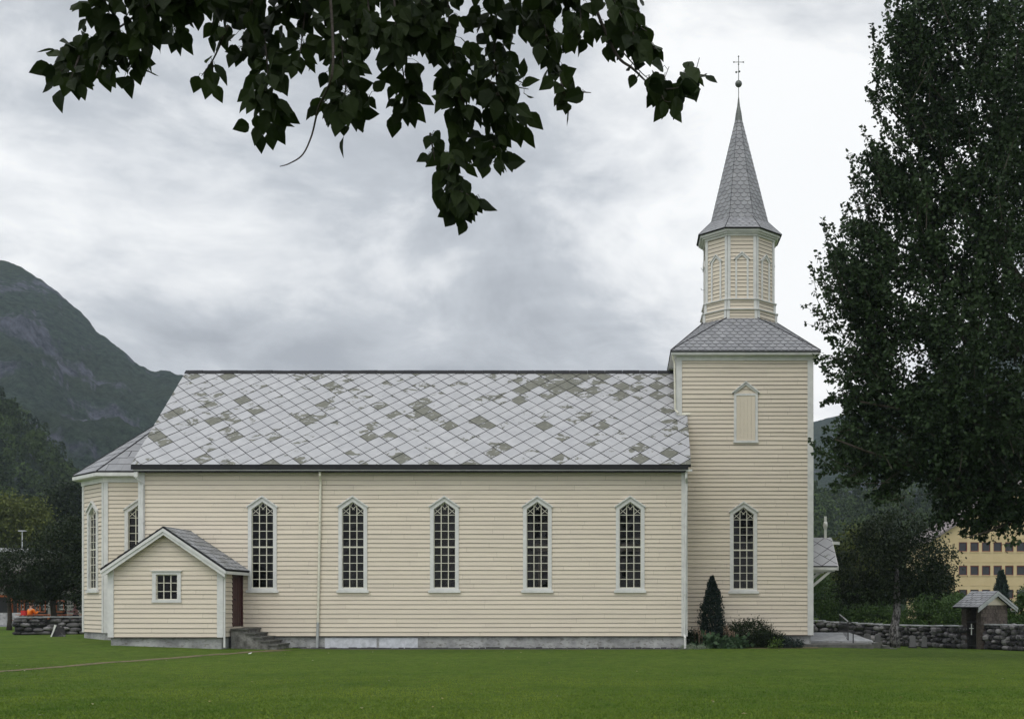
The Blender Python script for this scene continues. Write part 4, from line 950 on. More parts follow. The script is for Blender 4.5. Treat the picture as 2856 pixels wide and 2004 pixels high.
tiles(m_, [(-.42, y1, 2.02), (-.42, y0, 2.02), (gw_/2, y0, 2.80), (gw_/2, y1, 2.80)], 'plain', .34, .22, lift=.03, under=uu); tiles(m_, [(gw_+.42, y0, 2.02), (gw_+.42, y1, 2.02), (gw_/2, y1, 2.80), (gw_/2, y0, 2.80)], 'plain', .34, .22, lift=.03, under=uu)
gr = gpart(m_, 'roof', 'scale'); uu.build('roof_deck', MAT['dark'], gr)
m_ = MB()
for s_, xe in ((-1, -.44), (1, gw_+.44)):
    for dz_, o_ in ((0, .02), (-.12, .05)):
        m_.prism([(gw_/2, y0-.03+o_, 2.80+dz_), (xe, y0-.03+o_, 2.01+dz_), (xe, y0-.03+o_, 1.90+dz_), (gw_/2, y0-.03+o_, 2.69+dz_)], (0, .04, 0))
gpart(m_, 'bargeboard', 'zinc')
m_ = MB()
for k in range(9): m_.box(.05, .075, .40 + k*.085, .42 + k*.085, .08, 1.35 + .02*(k % 2))
for z_ in (.15, .7, 1.3): m_.box(.045, .08, .38, 1.08, z_, z_+.035)
gi = gpart(m_, 'iron_gate', 'iron'); m_ = MB(); m_.box(.0, .03, .68, .725, .68, 1.22); m_.box(.0, .03, .56, .845, .98, 1.02); m_.build('cross', MAT['white'], gi)
sg = thing('sign', 'small white sign with a red mark beside the lych gate roof', 'sign', (*gx(2834, 56), gz(*gx(2834, 56))))
m_ = MB(); q = P(2833, 1697, 56); m_.box(q.x-.26, q.x+.26, q.y-.01, q.y+.01, q.z-.13, q.z+.13); bo = m_.build('board', MAT['white'], sg)
MAT['redpaint'] = simple('red_paint', (0.45, 0.05, 0.04), 0.5)
m_ = MB(); m_.box(q.x-.20, q.x-.04, q.y-.016, q.y-.011, q.z-.06, q.z+.10); m_.box(q.x-.01, q.x+.10, q.y-.016, q.y-.011, q.z+.0, q.z+.04); m_.build('red_mark', MAT['redpaint'], bo)
m_ = MB(); m_.tube([(q.x, q.y+.04, gz(q.x, q.y)), (q.x, q.y+.04, q.z+.1)], .03, 6); m_.build('post', MAT['zinc'], sg)
# gravestones
for i, (px, dep, w, h, lab) in enumerate([(2419, 52, .28, .55, 'square grey gravestone nearest the ramp railing, before the dark stone wall'), (2448, 53, .24, .54, 'narrow grey gravestone just left of the pale mottled tree trunk'), (2545, 51.5, .26, .56, 'grey gravestone just right of the pale mottled tree trunk'), (2578, 52.5, .22, .52, 'pale blotched gravestone farthest right before the gate')]):
    x, y = gx(px, dep); z = gz(x, y); g_ = empty('gravestone', (x, y, z), random.uniform(-.15, .15)); tag(g_, lab, 'gravestone', 'old gravestones before the wall')
    m_ = MB(); pr = [(-w/2, -.1), (w/2, -.1), (w/2*.97, h*.86), (w*.36, h*.97), (0, h + (.02 if i % 2 else .0)), (-w*.36, h*.97), (-w/2*.97, h*.86)]
    m_.prism([(a_, -.07, b_) for a_, b_ in pr], (0, .14, 0), .85 + .05*i); m_.build('slab', MAT['stone'], g_)
    m_ = MB(); m_.box(-w/2-.05, w/2+.05, -.13, .13, -.05, .05, .3); m_.build('foot', MAT['stone'], g_)
x, y = gx(162, 48.5); z = gz(x, y); g_ = empty('gravestone', (x, y, z), .5); tag(g_, 'leaning dark gravestone with a white streaked edge left of the apse', 'gravestone', 'old gravestones before the wall')
m_ = MB(); m_.prism([(-.28, -.08, -.1), (.30, -.08, -.1), (.24, -.02, .36), (.08, .0, .50), (-.12, .0, .48)], (0, .16, .0), .15); m_.build('slab', MAT['stone'], g_)
m_ = MB(); m_.prism([(-.30, -.10, -.02), (-.24, -.10, .0), (-.15, -.07, .22), (-.06, -.06, .47), (-.14, -.06, .5), (-.2, -.08, .25)], (0, .05, 0)); m_.build('white_edge', MAT['white'], g_)
# ------------------------------------------------------------------ ramp and railing west of the tower
rp = thing('entrance_ramp', 'pale concrete ramp and landing at the foot of the tower', 'ramp', (7.5, 3, gz(7.5, 3)))
m_ = MB(); z0 = -.3
m_.prism([(7.33, 3.3, z0), (10.2, 3.3, z0), (10.2, 3.3, .10), (9.8, 3.3, .17), (7.33, 3.3, .19)], (0, 3.4, 0)); a_ = m_.build('landing', MAT['concrete'], rp)
m_ = MB(); m_.add([(7.33, 3.35, .195), (9.95, 3.35, .195), (9.6, 6.7, .45), (7.33, 6.7, .45), (7.33, 3.35, -.2), (9.95, 3.35, -.2), (9.6, 6.7, -.2), (7.33, 6.7, -.2)], [(0,1,2,3), (4,5,1,0), (5,6,2,1), (6,7,3,2), (7,4,0,3)]); m_.build('ramp', MAT['coping'], rp)
m_ = MB(); m_.box(5.9, 9.6, 1.6, 3.28, -.4, gz(8, 2)+.12); m_.build('apron', MAT['stepstone'], rp)
m_ = MB()
for k in range(3): m_.box(9.9 + k*.3, 10.25 + k*.3, 3.0, 4.2, -.4, .12 - k*.11)
m_.build('step', MAT['stepstone'], rp)
rl = thing('railing', 'black iron handrail beside the entrance ramp', 'railing', (10.3, 3.3, gz(10.3, 3.3)))
def rpt(cx, cy, dep): return P(2200 + cx*.3726, 1300 + cy*.3726, dep)
m_ = MB(); A_, B_ = rpt(382, 1108, 52.5), rpt(444, 1160, 47.5); Cc, Dd = rpt(382, 1240, 52.5), rpt(444, 1296, 47.5)
m_.tube([Cc, Dd], .02, 6); m_.tube([Vector((A_.x, A_.y, -.2)), A_], .02, 6); m_.tube([Vector((B_.x, B_.y, -.3)), B_], .022, 6)
q = rpt(482, 1172, 47.2); m_.tube([Vector((q.x, q.y, -.35)), q], .022, 6); m_.tube([B_, q], .02, 6)
for k in range(1, 8): e_ = A_.lerp(B_, k/8); f_ = Cc.lerp(Dd, k/8); m_.tube([e_, f_], .009, 4)
m_.build('posts', MAT['iron'], rl); m_ = MB(); m_.tube([A_, B_], .03, 6); m_.build('handrail', MAT['zinc'], rl)

# ------------------------------------------------------------------ planting beside the tower
def cone_plant(name, label, x, y, h, r, n, size, mat, cat='shrub', group=None, ex=1.9, whorl=0.0):
    z = gz(x, y); t = thing(name, label, cat, (x, y, z), group); rg = np.random.default_rng(int(abs(x*10)) + 3)
    tt = rg.uniform(0, 1, n)**1.0; prof = np.where(tt < .25, .78 + .22*tt/.25, (1 - ((tt-.25)/.75)**ex)*.97 + .03) * (1 - whorl*((tt*11) % 1))
    th = rg.uniform(0, 2*np.pi, n); lump = 1 + .20*np.sin(th*3 + tt*11) + .13*np.sin(th*5 - tt*23) + .10*np.sin(th*9 + tt*41)
    rr = r*prof*lump*rg.uniform(.55, 1.04, n); Pc = np.stack([x + rr*np.cos(th), y + rr*np.sin(th), z + h*tt*.96], 1)
    ax = np.stack([np.cos(th)*.45, np.sin(th)*.45, np.full(n, .95)], 1) + rg.normal(size=(n, 3))*.3
    V_, F_ = leaf_quads(Pc, size, ax, .5, rng=rg); np_mesh('foliage', V_, F_, rg.uniform(0, 1, n), MAT[mat], t)
    m_ = MB(); m_.tube([(x, y, z-.1), (x, y, z+h*.8)], [.04, .01], 6); m_.build('stem', MAT['bark'], t); return t
cone_plant('thuja', 'slim dark blue green conifer standing between nave corner and tower window', *gx(1986, 45.6), 2.85, .47, 9500, .085, 'leaf_blue', 'conifer')
def mound(name, label, x, y, rx, ry, h, ncl, size, mat, per=40, spread=.2, wid=.62, droop=.2, group=None, cat='plant'):
    z = gz(x, y); t = thing(name, label, cat, (x, y, z), group)
    foliage('foliage', [((x, y, z + h*.35), (rx, ry, h*.62), ncl)], size, mat, t, per, spread, droop, np.random.default_rng(int(x*37) % 91 + 3), wid)
    m_ = MB()
    for k in range(5): m_.tube([(x + random.uniform(-.3,.3)*rx, y, z-.03), (x + random.uniform(-.7,.7)*rx, y + random.uniform(-.3,.3)*ry, z+h*.7)], [.012, .005], 4)
    m_.build('stems', MAT['bark'], t); return t
def gm(px, dep): return gx(px, dep)
mound('shrub', 'small dark shrub tucked against the nave corner board', *gm(1928, 45.0), .40, .40, .70, 40, .08, 'leaf_dark')
mound('yew', 'wide spreading dark yew under the tower wall', *gm(2085, 45.4), .95, .7, 1.05, 190, .09, 'leaf_dark', 50, .17, .35, -.4)
mound('yew', 'low dark yew reaching right below the tower window', *gm(2145, 45.3), .75, .5, .60, 100, .085, 'leaf_dark', 44, .18, .35, -.4)
mound('hosta', 'broad leaved hosta clump at the bed edge by the nave corner', *gm(1962, 44.6), .60, .38, .50, 24, .20, 'leaf_hosta', 14, .22, .8, .25, 'hostas in the bed')
mound('hosta', 'broad leaved hosta clump in front of the slim conifer', *gm(2008, 44.5), .55, .38, .46, 24, .20, 'leaf_hosta', 14, .22, .8, .25, 'hostas in the bed')
mound('hosta', 'broad leaved hosta clump in front of the spreading yew', *gm(2046, 44.6), .50, .36, .48, 22, .19, 'leaf_hosta', 14, .22, .8, .25, 'hostas in the bed')
mound('groundcover_plant', 'low silvery plant spilling onto the gravel by the downpipe', *gm(1934, 43.9), .45, .25, .16, 26, .05, 'leaf_silver', 40, .2)
mound('perennial', 'bright lime green perennial right of the dark yew', *gm(2163, 44.6), .26, .22, .30, 14, .09, 'leaf_lime', 20, .25)
mound('shrub', 'little grey green shrub at the bed end by the landing', *gm(2205, 44.9), .50, .35, .34, 36, .07, 'leaf_blue', 36, .2)
def stalks(label, px0, px1, dep, n, h):
    x, y = gx((px0+px1)/2, dep); z = gz(x, y); m_ = MB()
    for k in range(n):
        x0 = gx(random.uniform(px0, px1), dep)[0]; yy = y + random.uniform(-.15, .15); hh = h*random.uniform(.75, 1.1); tp = Vector((x0 + random.uniform(-.06,.06), yy, z + hh))
        m_.tube([(x0, yy, z), tp], [.008, .006], 4)
        for j in range(5): q = tp.lerp(Vector((x0, yy, z)), j*.07); m_.ball(q + Vector((random.uniform(-.02,.02), 0, 0)), .022, 5, 4)
    o = m_.build('flower_stalks', MAT['drystalk']); tag(o, label, 'flowers', 'dry flower stalks in the bed')
MAT['drystalk'] = simple('dry_stalk', (0.20, 0.14, 0.10), 0.8)
stalks('dry brown flower stalks left of the slim conifer foot', 1938, 1984, 44.7, 11, .72); stalks('dry brown flower stalks right of the slim conifer foot', 2018, 2052, 44.7, 9, .80)

# ------------------------------------------------------------------ trees and shrubs of the middle distance
def gb(px, dep): x, y = gx(px, dep); return (x, y, gz(x, y))
tree('broadleaf_tree', 'dark leafy tree on a pale mottled trunk before the stone wall', gb(2497, 50.3), P(2500, 1560, 50.3), .185,
     [B(2420, 1560, 51, 1.5, 1.4, 1.5, 90), B(2560, 1560, 50.5, 1.5, 1.5, 1.7, 100), B(2490, 1490, 51, 1.5, 1.4, 1.1, 70), B(2600, 1610, 50.5, .9, 1, .9, 34), B(2400, 1640, 51.5, 1.1, 1, .7, 40), B(2495, 1625, 50.6, 1.3, 1.2, .75, 60)], .13, 'leaf_dark', 'bark_pale', seed=2, limbs=False)
tree('broadleaf_tree', 'yellowish topped young tree right of the white canopy cross', gb(2385, 66), P(2390, 1520, 66), .12,
     [B(2400, 1530, 66, 1.5, 1.4, 1.4, 90), B(2350, 1600, 66, 1.3, 1.3, 1.1, 60), B(2420, 1610, 66, 1.4, 1.3, 1.2, 60)], .15, 'leaf_yellow', seed=3)
for i, (px, py, dep, rx, rz, mt, lab) in enumerate([(2290, 1660, 63, 1.3, 1.1, 'leaf_mid', 'rounded green shrub just behind the tower corner'), (2345, 1700, 63, 1.3, 1.1, 'leaf_shrub', 'leafy shrub behind the stone wall beside the iron handrail'), (2420, 1695, 62, 1.4, 1.2, 'leaf_shrub', 'leafy shrub behind the wall left of the mottled trunk'),
        (2545, 1690, 61, 1.5, 1.2, 'leaf_shrub', 'leafy shrub behind the wall right of the mottled trunk'), (2615, 1700, 60, 1.2, 1.0, 'leaf_shrub', 'leafy shrub behind the wall under the street lamp'), (2672, 1702, 62, .9, .95, 'leaf_mid', 'loose green bush against the left side of the lych gate')]):
    x, y, z = gb(px, dep); t = thing('shrub', lab, 'shrub', (x, y, z), 'shrubs along the back of the stone wall'); zc = P(px, py, dep).z
    foliage('foliage', [((x, y, zc), (rx, 1.1, rz), 95), ((x, y, zc - .7), (rx, 1.0, .8), 50)], .11, mt, t, 46, .15, .3, np.random.default_rng(i + 9))
    m_ = MB()
    for k in range(5): m_.tube([(x + random.uniform(-.2,.2), y, z-.1), (x + random.uniform(-.7,.7)*rx, y + random.uniform(-.4,.4), zc + random.uniform(-.3,.4))], [.04, .015], 5)
    m_.build('stems', MAT['bark'], t)
tree('broadleaf_tree', 'dark tree with drooping foliage left of the yellow building', gb(2600, 72), P(2600, 1620, 72), .14, [B(2590, 1640, 72, 1.4, 1.3, 1.7, 80), B(2650, 1690, 72, 1.0, 1, .8, 34)], .17, 'leaf_dark', seed=6)
tree('broadleaf_tree', 'green shrubby tree at the right edge behind the gate', gb(2852, 56), P(2852, 1690, 56), .09, [B(2862, 1700, 56, .9, .8, .9, 60), B(2850, 1745, 55, .7, .6, .6, 30), B(2900, 1660, 56, 1, .8, 1.0, 40)], .12, 'leaf_mid', seed=7)
cone_plant('spruce', 'small dark spruce in front of the yellow building', *gx(2792, 92), 4.6, 1.15, 3000, .34, 'leaf_blue', 'conifer', ex=1.0, whorl=.5)
tree('broadleaf_tree', 'thin dark tree whose crown touches the left edge', gb(25, 60), P(27, 1600, 60), .11,
     [B(30, 1590, 60, 1.5, 1.3, 1.2, 90), B(-40, 1590, 60, 1.5, 1.3, 1.3, 60), B(70, 1640, 60, 1.0, 1.0, .8, 40)], .12, 'leaf_dark', seed=11)
tree('broadleaf_tree', 'dense black green tree between picnic benches and apse', gb(150, 62), P(152, 1560, 62), .15,
     [B(160, 1560, 62, 1.5, 1.4, 1.9, 150), B(205, 1620, 62, 1.3, 1.2, 1.5, 90), B(115, 1630, 62, 1.1, 1.1, 1.0, 70), B(215, 1500, 63, 1.0, 1.0, 1.2, 60)], .13, 'leaf_dark', seed=12, per=60)
tree('broadleaf_tree', 'tall yellow green tree behind the cafe at the left edge', gb(40, 118), P(40, 1480, 118), .3,
     [B(20, 1450, 118, 3.4, 2.5, 2.6, 130), B(75, 1450, 118, 2.2, 2, 2.3, 80), B(110, 1500, 118, 2.0, 2, 1.9, 60), B(-60, 1470, 118, 3, 2.5, 3, 70), B(40, 1530, 118, 4, 2, 2, 80)], .30, 'leaf_yellow', seed=13)
tree('broadleaf_tree', 'dark green tree filling the gap between cafe roof and apse', gb(180, 125), P(180, 1450, 125), .3,
     [B(150, 1440, 125, 2.4, 2, 2.8, 100), B(210, 1420, 125, 2.4, 2, 3.2, 100), B(170, 1520, 125, 4, 2, 2.5, 90)], .32, 'leaf_dark', seed=14)

# ------------------------------------------------------------------ big poplar at the right
POLY = [(2560,-420),(2490,-150),(2480,0),(2440,70),(2462,139),(2440,213),(2478,236),(2425,255),(2452,328),(2500,367),(2412,360),(2372,425),(2403,526),(2432,561),(2355,575),(2305,620),(2310,665),(2286,705),(2272,740),(2305,780),(2250,852),(2325,904),(2330,949),(2275,996),(2305,1048),(2305,1118),(2325,1157),(2298,1197),(2262,1224),(2280,1292),(2325,1321),(2403,1371),(2430,1420),(2560,1425),(2610,1495),(2680,1488),(2720,1508),(2790,1530),(2850,1515),(3300,1520),(3620,1000),(3500,200),(3250,-500),(2850,-700)]
pa = np.array(POLY, float)
def inside(x, y):
    c_ = False; n = len(POLY); j = n-1
    for i in range(n):
        xi, yi = POLY[i]; xj, yj = POLY[j]
        if (yi > y) != (yj > y) and x < (xj-xi)*(y-yi)/(yj-yi) + xi: c_ = not c_
        j = i
    return c_
def bdist(x, y):
    a_ = pa; b_ = np.roll(pa, -1, 0); d_ = b_-a_; p = np.array([x, y]); t = np.clip(((p-a_)*d_).sum(1)/(d_*d_).sum(1), 0, 1); q = a_ + d_*t[:, None]; dd = np.linalg.norm(p-q, axis=1); k = dd.argmin(); return dd[k], q[k]
rng = np.random.default_rng(5); DT = 35.0; SP, SA, SR, SH = [], [], [], []
sm = MB(); cnt = 0; Z0 = P(0, 1500, DT).z
while cnt < 4800:
    px = rng.uniform(2230, 3620); py = rng.uniform(-700, 1600)
    if mnoise.noise(Vector((px/95., py/95., 2.2))) + .5*mnoise.noise(Vector((px/40., py/40., 7.7))) < -.36: continue
    if px > 2900 and rng.uniform() > .28: continue
    if py < -60 and rng.uniform() > .35: continue
    if not inside(px, py): continue
    d_, q_ = bdist(px, py)
    if d_ < 30 and px < 2560 and py < 1400: continue
    if d_ > 330 and rng.uniform() > .8: continue
    th_ = min(4.0, .35 + d_/95*.75); dep = DT + rng.uniform(-1, 1)*th_
    tip = np.array(P(px, py, dep)); outw = np.array([px - 2950, 0, -(py - 900)])/700.; outw = outw / (np.linalg.norm(outw) + .3)
    edge = np.array([q_[0]-px, 0, -(q_[1]-py)]); edge = edge/(np.linalg.norm(edge)+1e-6) * (1 if d_ < 120 else .2)
    dr = outw*.5 + edge*.35 + np.array([0, (dep-DT)/6, .55 if py < 1250 else .0]) + rng.normal(size=3)*.33; dr /= np.linalg.norm(dr)
    L = rng.uniform(.7, 1.35) * (1.25 if d_ < 60 else 1); base = tip - dr*L; nl = int(rng.uniform(30, 52)); t = rng.uniform(0, 1, nl)**.85
    pos = base + dr*L*t[:, None] + rng.normal(size=(nl, 3))*(.115*(1.15-t))[:, None]
    ax = dr*.45 + rng.normal(size=(nl, 3))*.65; ax[:, 2] -= .35
    SP.append(pos); SA.append(ax); SR.append(np.clip(rng.uniform(0, .6) + rng.uniform(0, .4, nl), 0, 1))
    if cnt % 3 == 0: sm.tube([Vector(base - dr*.3), Vector(base + dr*L*.5), Vector(tip)], [.014, .008, .004], 3, cap=False)
    cnt += 1
for tx, ty, bx, by in ((2433,66,2490,215),(2452,150,2500,300),(2438,205,2495,330),(2418,243,2505,375),(2446,300,2520,400),(2404,350,2480,500),(2430,385,2500,520),(2364,420,2450,590),(2380,470,2460,640),(2410,545,2480,640),(2349,568,2400,730),(2297,608,2352,780),(2312,650,2372,800),(2376,580,2420,720),(2279,698,2352,840),(2264,733,2330,880),(2300,790,2380,900),(2240,850,2390,945),(2275,880,2400,990),(2265,992,2380,975),(2290,1020,2400,1050),(2299,1115,2400,1075),(2296,1196,2400,1170),(2255,1222,2410,1285),(2268,1260,2420,1300),(2276,1295,2420,1300),(2330,1330,2470,1330),(2410,1385,2520,1350),(2470,40,2510,160),(2478,-40,2530,120)):
    for sub in range(3):
        dep = DT + rng.uniform(-1.4, 1.0); j1, j2 = rng.normal(size=2)*(9 if sub else 0), rng.normal(size=2)*30
        tip = np.array(P(tx + j1[0] + (rng.uniform(0, 40) if sub else 0), ty + j1[1] + (rng.uniform(10, 70) if sub else 0), dep)); base = np.array(P(bx + j2[0], by + j2[1], dep + .3)); mid = (tip+base)/2 + np.array([-.10, 0, -.12])
        nl = 70; t = rng.uniform(0, 1, nl)**.8; T_ = t[:, None]; pos = base*(1-T_)**2 + 2*mid*T_*(1-T_) + tip*T_**2 + rng.normal(size=(nl, 3))*(.13*(1.12-t))[:, None]
        ax = (tip-base)/np.linalg.norm(tip-base)*.4 + rng.normal(size=(nl, 3))*.7; ax[:, 2] -= .25
        SP.append(pos); SA.append(ax); SR.append(np.clip(rng.uniform(.2, .7) + rng.uniform(0, .4, nl), 0, 1)); sm.tube([Vector(base), Vector(mid), Vector(tip)], [.016, .010, .004], 3, cap=False)
Pc = np.concatenate(SP); V_, F_ = leaf_quads(Pc, .128, np.concatenate(SA), .74, rng=rng)
bt_ = Vector((*gx(2960, 36), 0)); bt_.z = gz(bt_.x, bt_.y)
pop = thing('poplar_tree', 'huge dark poplar filling the right side of the view', 'tree', bt_)
np_mesh('crown', V_, F_, np.concatenate(SR), MAT['leaf_big'], pop); sm.build('twigs', MAT['bark'], pop)
m_ = MB(); m_.tube([bt_ - Vector((0,0,.2)), P(2955, 1400, 36), P(2930, 1000, 36), P(2905, 500, 36), P(2880, 0, 36), P(2860, -400, 36)], [.5, .40, .34, .27, .18, .08], 12); m_.build('trunk', MAT['bark'], pop, True)
m_ = MB()
for pts, r_ in (([(2950,1330,36),(2870,1240,35),(2825,1130,34.6),(2780,1060,34.4),(2650,900,34)], .15), ([(2945,1250,36),(2800,1290,35.4),(2720,1190,35),(2560,1150,34.5),(2400,1120,34)], .13), ([(2940,1350,36),(2800,1380,35),(2650,1350,34.6),(2450,1270,34.2),(2330,1225,34)], .11),
        ([(2930,1050,36),(2800,900,36.5),(2600,720,36),(2400,640,36)], .15), ([(2920,900,36),(2760,650,35.5),(2600,430,35),(2480,300,35)], .14), ([(2905,600,36),(2800,350,36.3),(2650,120,36),(2560,-60,36)], .12), ([(2940,1380,36),(2830,1450,35),(2760,1480,34.4),(2690,1500,34)], .07), ([(2950,1200,36),(3150,1000,36),(3300,800,36)], .15), ([(2920,800,36),(3150,500,36),(3250,200,36)], .14)):
    m_.tube([P(*q) for q in pts], [r_*(1 - .8*k/(len(pts)-1)) for k in range(len(pts))], 6)
m_.build('limbs', MAT['bark'], pop)

# ------------------------------------------------------------------ overhanging poplar in the foreground
DP = 6.0; K = 2856/2296
ovb = Vector((-5.2, -49.5, 0)); ov = thing('poplar_tree', 'nearby poplar whose leafy boughs hang dark across the top of the view', 'tree', ovb)
rng = np.random.default_rng(15)
LV = np.array([(0,0,0), (.20,.10,.03), (.36,.30,.07), (.36,.52,.06), (.22,.76,.02), (0,1.08,-.06), (-.22,.76,.02), (-.36,.52,.06), (-.36,.30,.07), (-.20,.10,.03), (0,.30,0), (0,.55,-.01), (0,.8,-.03)])
LF = [(0,1,10),(1,2,10),(2,3,11),(2,11,10),(3,4,12),(3,12,11),(4,5,12),(0,10,9),(9,10,8),(8,10,11),(8,11,7),(7,11,12),(7,12,6),(6,12,5)]
OV, OF, OR_ = [], [], []; on = 0; tw = MB(); pt_ = MB()
def bigleaf(base, ax, size, c_):
    global on
    ax = Vector(ax).normalized(); r_ = Vector(rng.normal(size=3)); side = ax.cross(r_).normalized()
    if rng.uniform() < .75:                          # most blades turn their face towards the open side
        face = Vector((rng.normal()*.5, -1, rng.normal()*.45)); side = ax.cross(face).normalized()
    nn = side.cross(ax); curl = rng.uniform(-.25, .25); sx = rng.uniform(.85, 1.1)
    for x_, y_, z_ in LV: q = Vector(base) + side*(x_*size*sx) + ax*(y_*size) + nn*((z_*rng.uniform(.6,1.6) + curl*y_*y_*.6)*size); OV.append(tuple(q))
    for f_ in LF: OF.append(tuple(i+on for i in f_)); OR_.append(c_)
    on += len(LV)
def strand(pts, r_, n, dep=DP, tw_r=.007, leafs=(.060, .114), t0=0.0):
    P3 = [P(x*K, y*K, dep + .25*math.sin(i*1.9 + x*.01)) for i, (x, y) in enumerate(pts)]
    # smooth path
    fine = []
    for i in range(len(P3)-1):
        p0, p1, p2, p3 = P3[max(i-1,0)], P3[i], P3[i+1], P3[min(i+2, len(P3)-1)]
        for k in range(6):
            t = k/6; fine.append(.5*((2*p1) + (p2-p0)*t + (2*p0-5*p1+4*p2-p3)*t*t + (3*p1-p0-3*p2+p3)*t**3))
    fine.append(P3[-1]); nf = len(fine)
    tw.tube(fine, [max(.0018, tw_r*(1-.75*k/(nf-1))) for k in range(nf)], 5)
    rad = r_*1.12*K/F*dep
    n = int(n*1.1) if n > 10 else n
    for k in range(n):
        t = t0 + (1-t0)*rng.uniform(0, 1); i = min(nf-1, int(t*(nf-1))); o0 = fine[i]
        off = Vector(rng.normal(size=3)); off.normalize(); off *= rad*rng.uniform(.1, .95)**.8; off.y *= 1.1
        b_ = o0 + off; out_ = off.normalized()
        ax = Vector((out_.x*.55, out_.y*.5, -.85 + out_.z*.25)) + Vector(rng.normal(size=3))*.30
        if rng.uniform() < .12: ax = out_ + Vector((0, 0, -.1))
        sz = rng.uniform(*leafs); bigleaf(b_, ax, sz, rng.uniform(0, 1))
        if n < 60 or k % 3 == 0: pt_.tube([o0.lerp(b_, 0) if off.length < .1 else o0.lerp(b_, .35), o0.lerp(b_, .7) + Vector((0,0,.012)), b_], .0014, 3, cap=False)
ST = [([(430,-70),(330,15),(250,75),(190,120),(130,165)],44,120),([(330,15),(320,90),(285,165)],34,48),([(250,75),(215,170)],32,40),([(310,-40),(240,0),(195,20)],28,32),([(430,-70),(405,30),(392,78)],32,34),([(180,120),(160,175)],26,16),
 ([(560,-70),(510,10),(470,60)],34,46),([(510,60),(480,130),(452,170)],14,5,),([(475,140),(478,195)],16,6),([(455,-70),(450,20)],42,48),([(380,-70),(370,10)],40,40),([(300,-70),(240,-30)],34,24),
 ([(600,-70),(592,60),(600,160),(592,220),(596,285)],40,115),([(565,0),(548,120)],32,34),([(640,-70),(640,30)],42,44),
 ([(700,-70),(680,60),(672,130)],36,54),([(740,-70),(760,60),(770,150)],44,74),([(770,150),(775,200),(760,235)],42,34),([(775,215),(778,290)],28,24),([(790,190),(830,225)],24,9),([(735,215),(715,235)],20,7),
 ([(880,-70),(890,80),(905,170),(905,235)],40,96),([(820,-70),(830,50),(850,100)],42,62),([(800,-70),(800,40)],40,30),
 ([(940,-70),(950,30),(975,90)],42,60),([(1000,-70),(1010,80),(1030,180)],42,84),([(1030,180),(1040,280),(1020,350)],38,60),([(1020,350),(1000,395),(1005,430)],30,22),([(1005,400),(1035,450),(1040,478)],32,28),([(1030,430),(1085,450)],22,9),([(965,300),(975,360)],20,8),
 ([(1080,-70),(1105,60),(1110,140)],42,70),([(1110,140),(1120,250),(1108,330)],38,62),([(1108,330),(1100,370)],30,18),([(1115,210),(1165,275)],26,20),([(1100,185),(1185,200)],14,7),([(1120,160),(1180,190)],16,8),
 ([(1200,-70),(1215,20),(1225,80)],30,30),([(1225,80),(1245,140),(1262,195)],24,22),([(1255,190),(1300,205),(1325,208)],13,6),([(1262,200),(1275,240)],16,6),([(1150,-70),(1165,20),(1175,60)],38,42),([(1250,-70),(1260,10)],34,30),([(1270,-70),(1300,20),(1300,60)],34,32),([(1290,60),(1300,100)],22,12),
 ([(1330,-70),(1370,-10),(1395,40)],32,26),([(1390,30),(1420,75),(1418,100)],20,11),([(1400,40),(1450,70)],14,6),([(1380,-40),(1430,0)],20,10),([(1410,20),(1430,60)],14,5)]
for s_ in ST: strand(s_[0], s_[1], s_[2])
strand([(1300,-70),(1375,110),(1420,155),(1458,190),(1480,200)], 14, 7, tw_r=.010, t0=.6)
strand([(1395,115),(1440,165),(1475,190)], 14, 9, tw_r=.004); strand([(1395,40),(1435,90),(1455,120)], 22, 15, tw_r=.004); strand([(1345,50),(1370,100)], 20, 12, tw_r=.004); strand([(1480,200),(1500,150)], 18, 8, tw_r=.003); strand([(1520,195),(1545,140)], 18, 9, tw_r=.003); strand([(1380,-30),(1445,40)], 18, 9, tw_r=.003); strand([(1440,90),(1470,110)], 12, 6, tw_r=.003); strand([(1480,200),(1515,198),(1545,185)], 20, 18, tw_r=.005); strand([(1545,185),(1585,165)], 14, 7, tw_r=.004); strand([(1478,200),(1490,225),(1505,228)], 10, 4, tw_r=.004); strand([(1560,160),(1568,130)], 4, 1, tw_r=.003)
strand([(735,-70),(745,60),(744,170),(715,240),(700,300),(680,345),(650,366),(628,373)], 1, 0, dep=5.6, tw_r=.008)
me = bpy.data.meshes.new('foliage'); me.from_pydata(OV, [], OF); me.update(); at = me.attributes.new('rnd', 'FLOAT', 'FACE'); at.data.foreach_set('value', OR_)
link_mesh('foliage', me, MAT['leaf_over'], ov); tw.build('twigs', MAT['bark'], ov, True); pt_.build('leaf_stalks', MAT['leaf_over'], ov)
m_ = MB(); m_.tube([ovb - Vector((0,0,.3)), ovb + Vector((.1,.1,1.2)), ovb + Vector((.2,.4,3.5)), ovb + Vector((.3,.8,7)), ovb + Vector((.2,1,12))], [.52, .40, .34, .25, .1], 12); m_.build('trunk', MAT['bark'], ov, True)
m_ = MB(); s0 = ovb + Vector((.2,.5,4.2))
lim = [Vector((-2.6, -41.5, 5.75)), P(800, -170, DP), P(1500, -160, DP)]
m_.tube([s0, Vector((-4.0, -45.5, 5.3))] + lim, [.2, .16, .11, .08, .04], 8); m_.tube([Vector((-4.0, -45.5, 5.3)), P(200, -260, 5.8), P(520, -150, DP)], [.12, .07, .035], 7); m_.tube([lim[0], P(1200, -260, 6.2), P(1750, -150, 6.0)], [.07, .05, .03], 7)
for x in (430, 560, 640, 740, 880, 1000, 1080, 1200, 1300, 1330): m_.tube([P(x*K*.93+30, -170, DP), P(x*K, -70*K, DP)], [.025, .012], 5)
m_.build('boughs', MAT['bark'], ov)
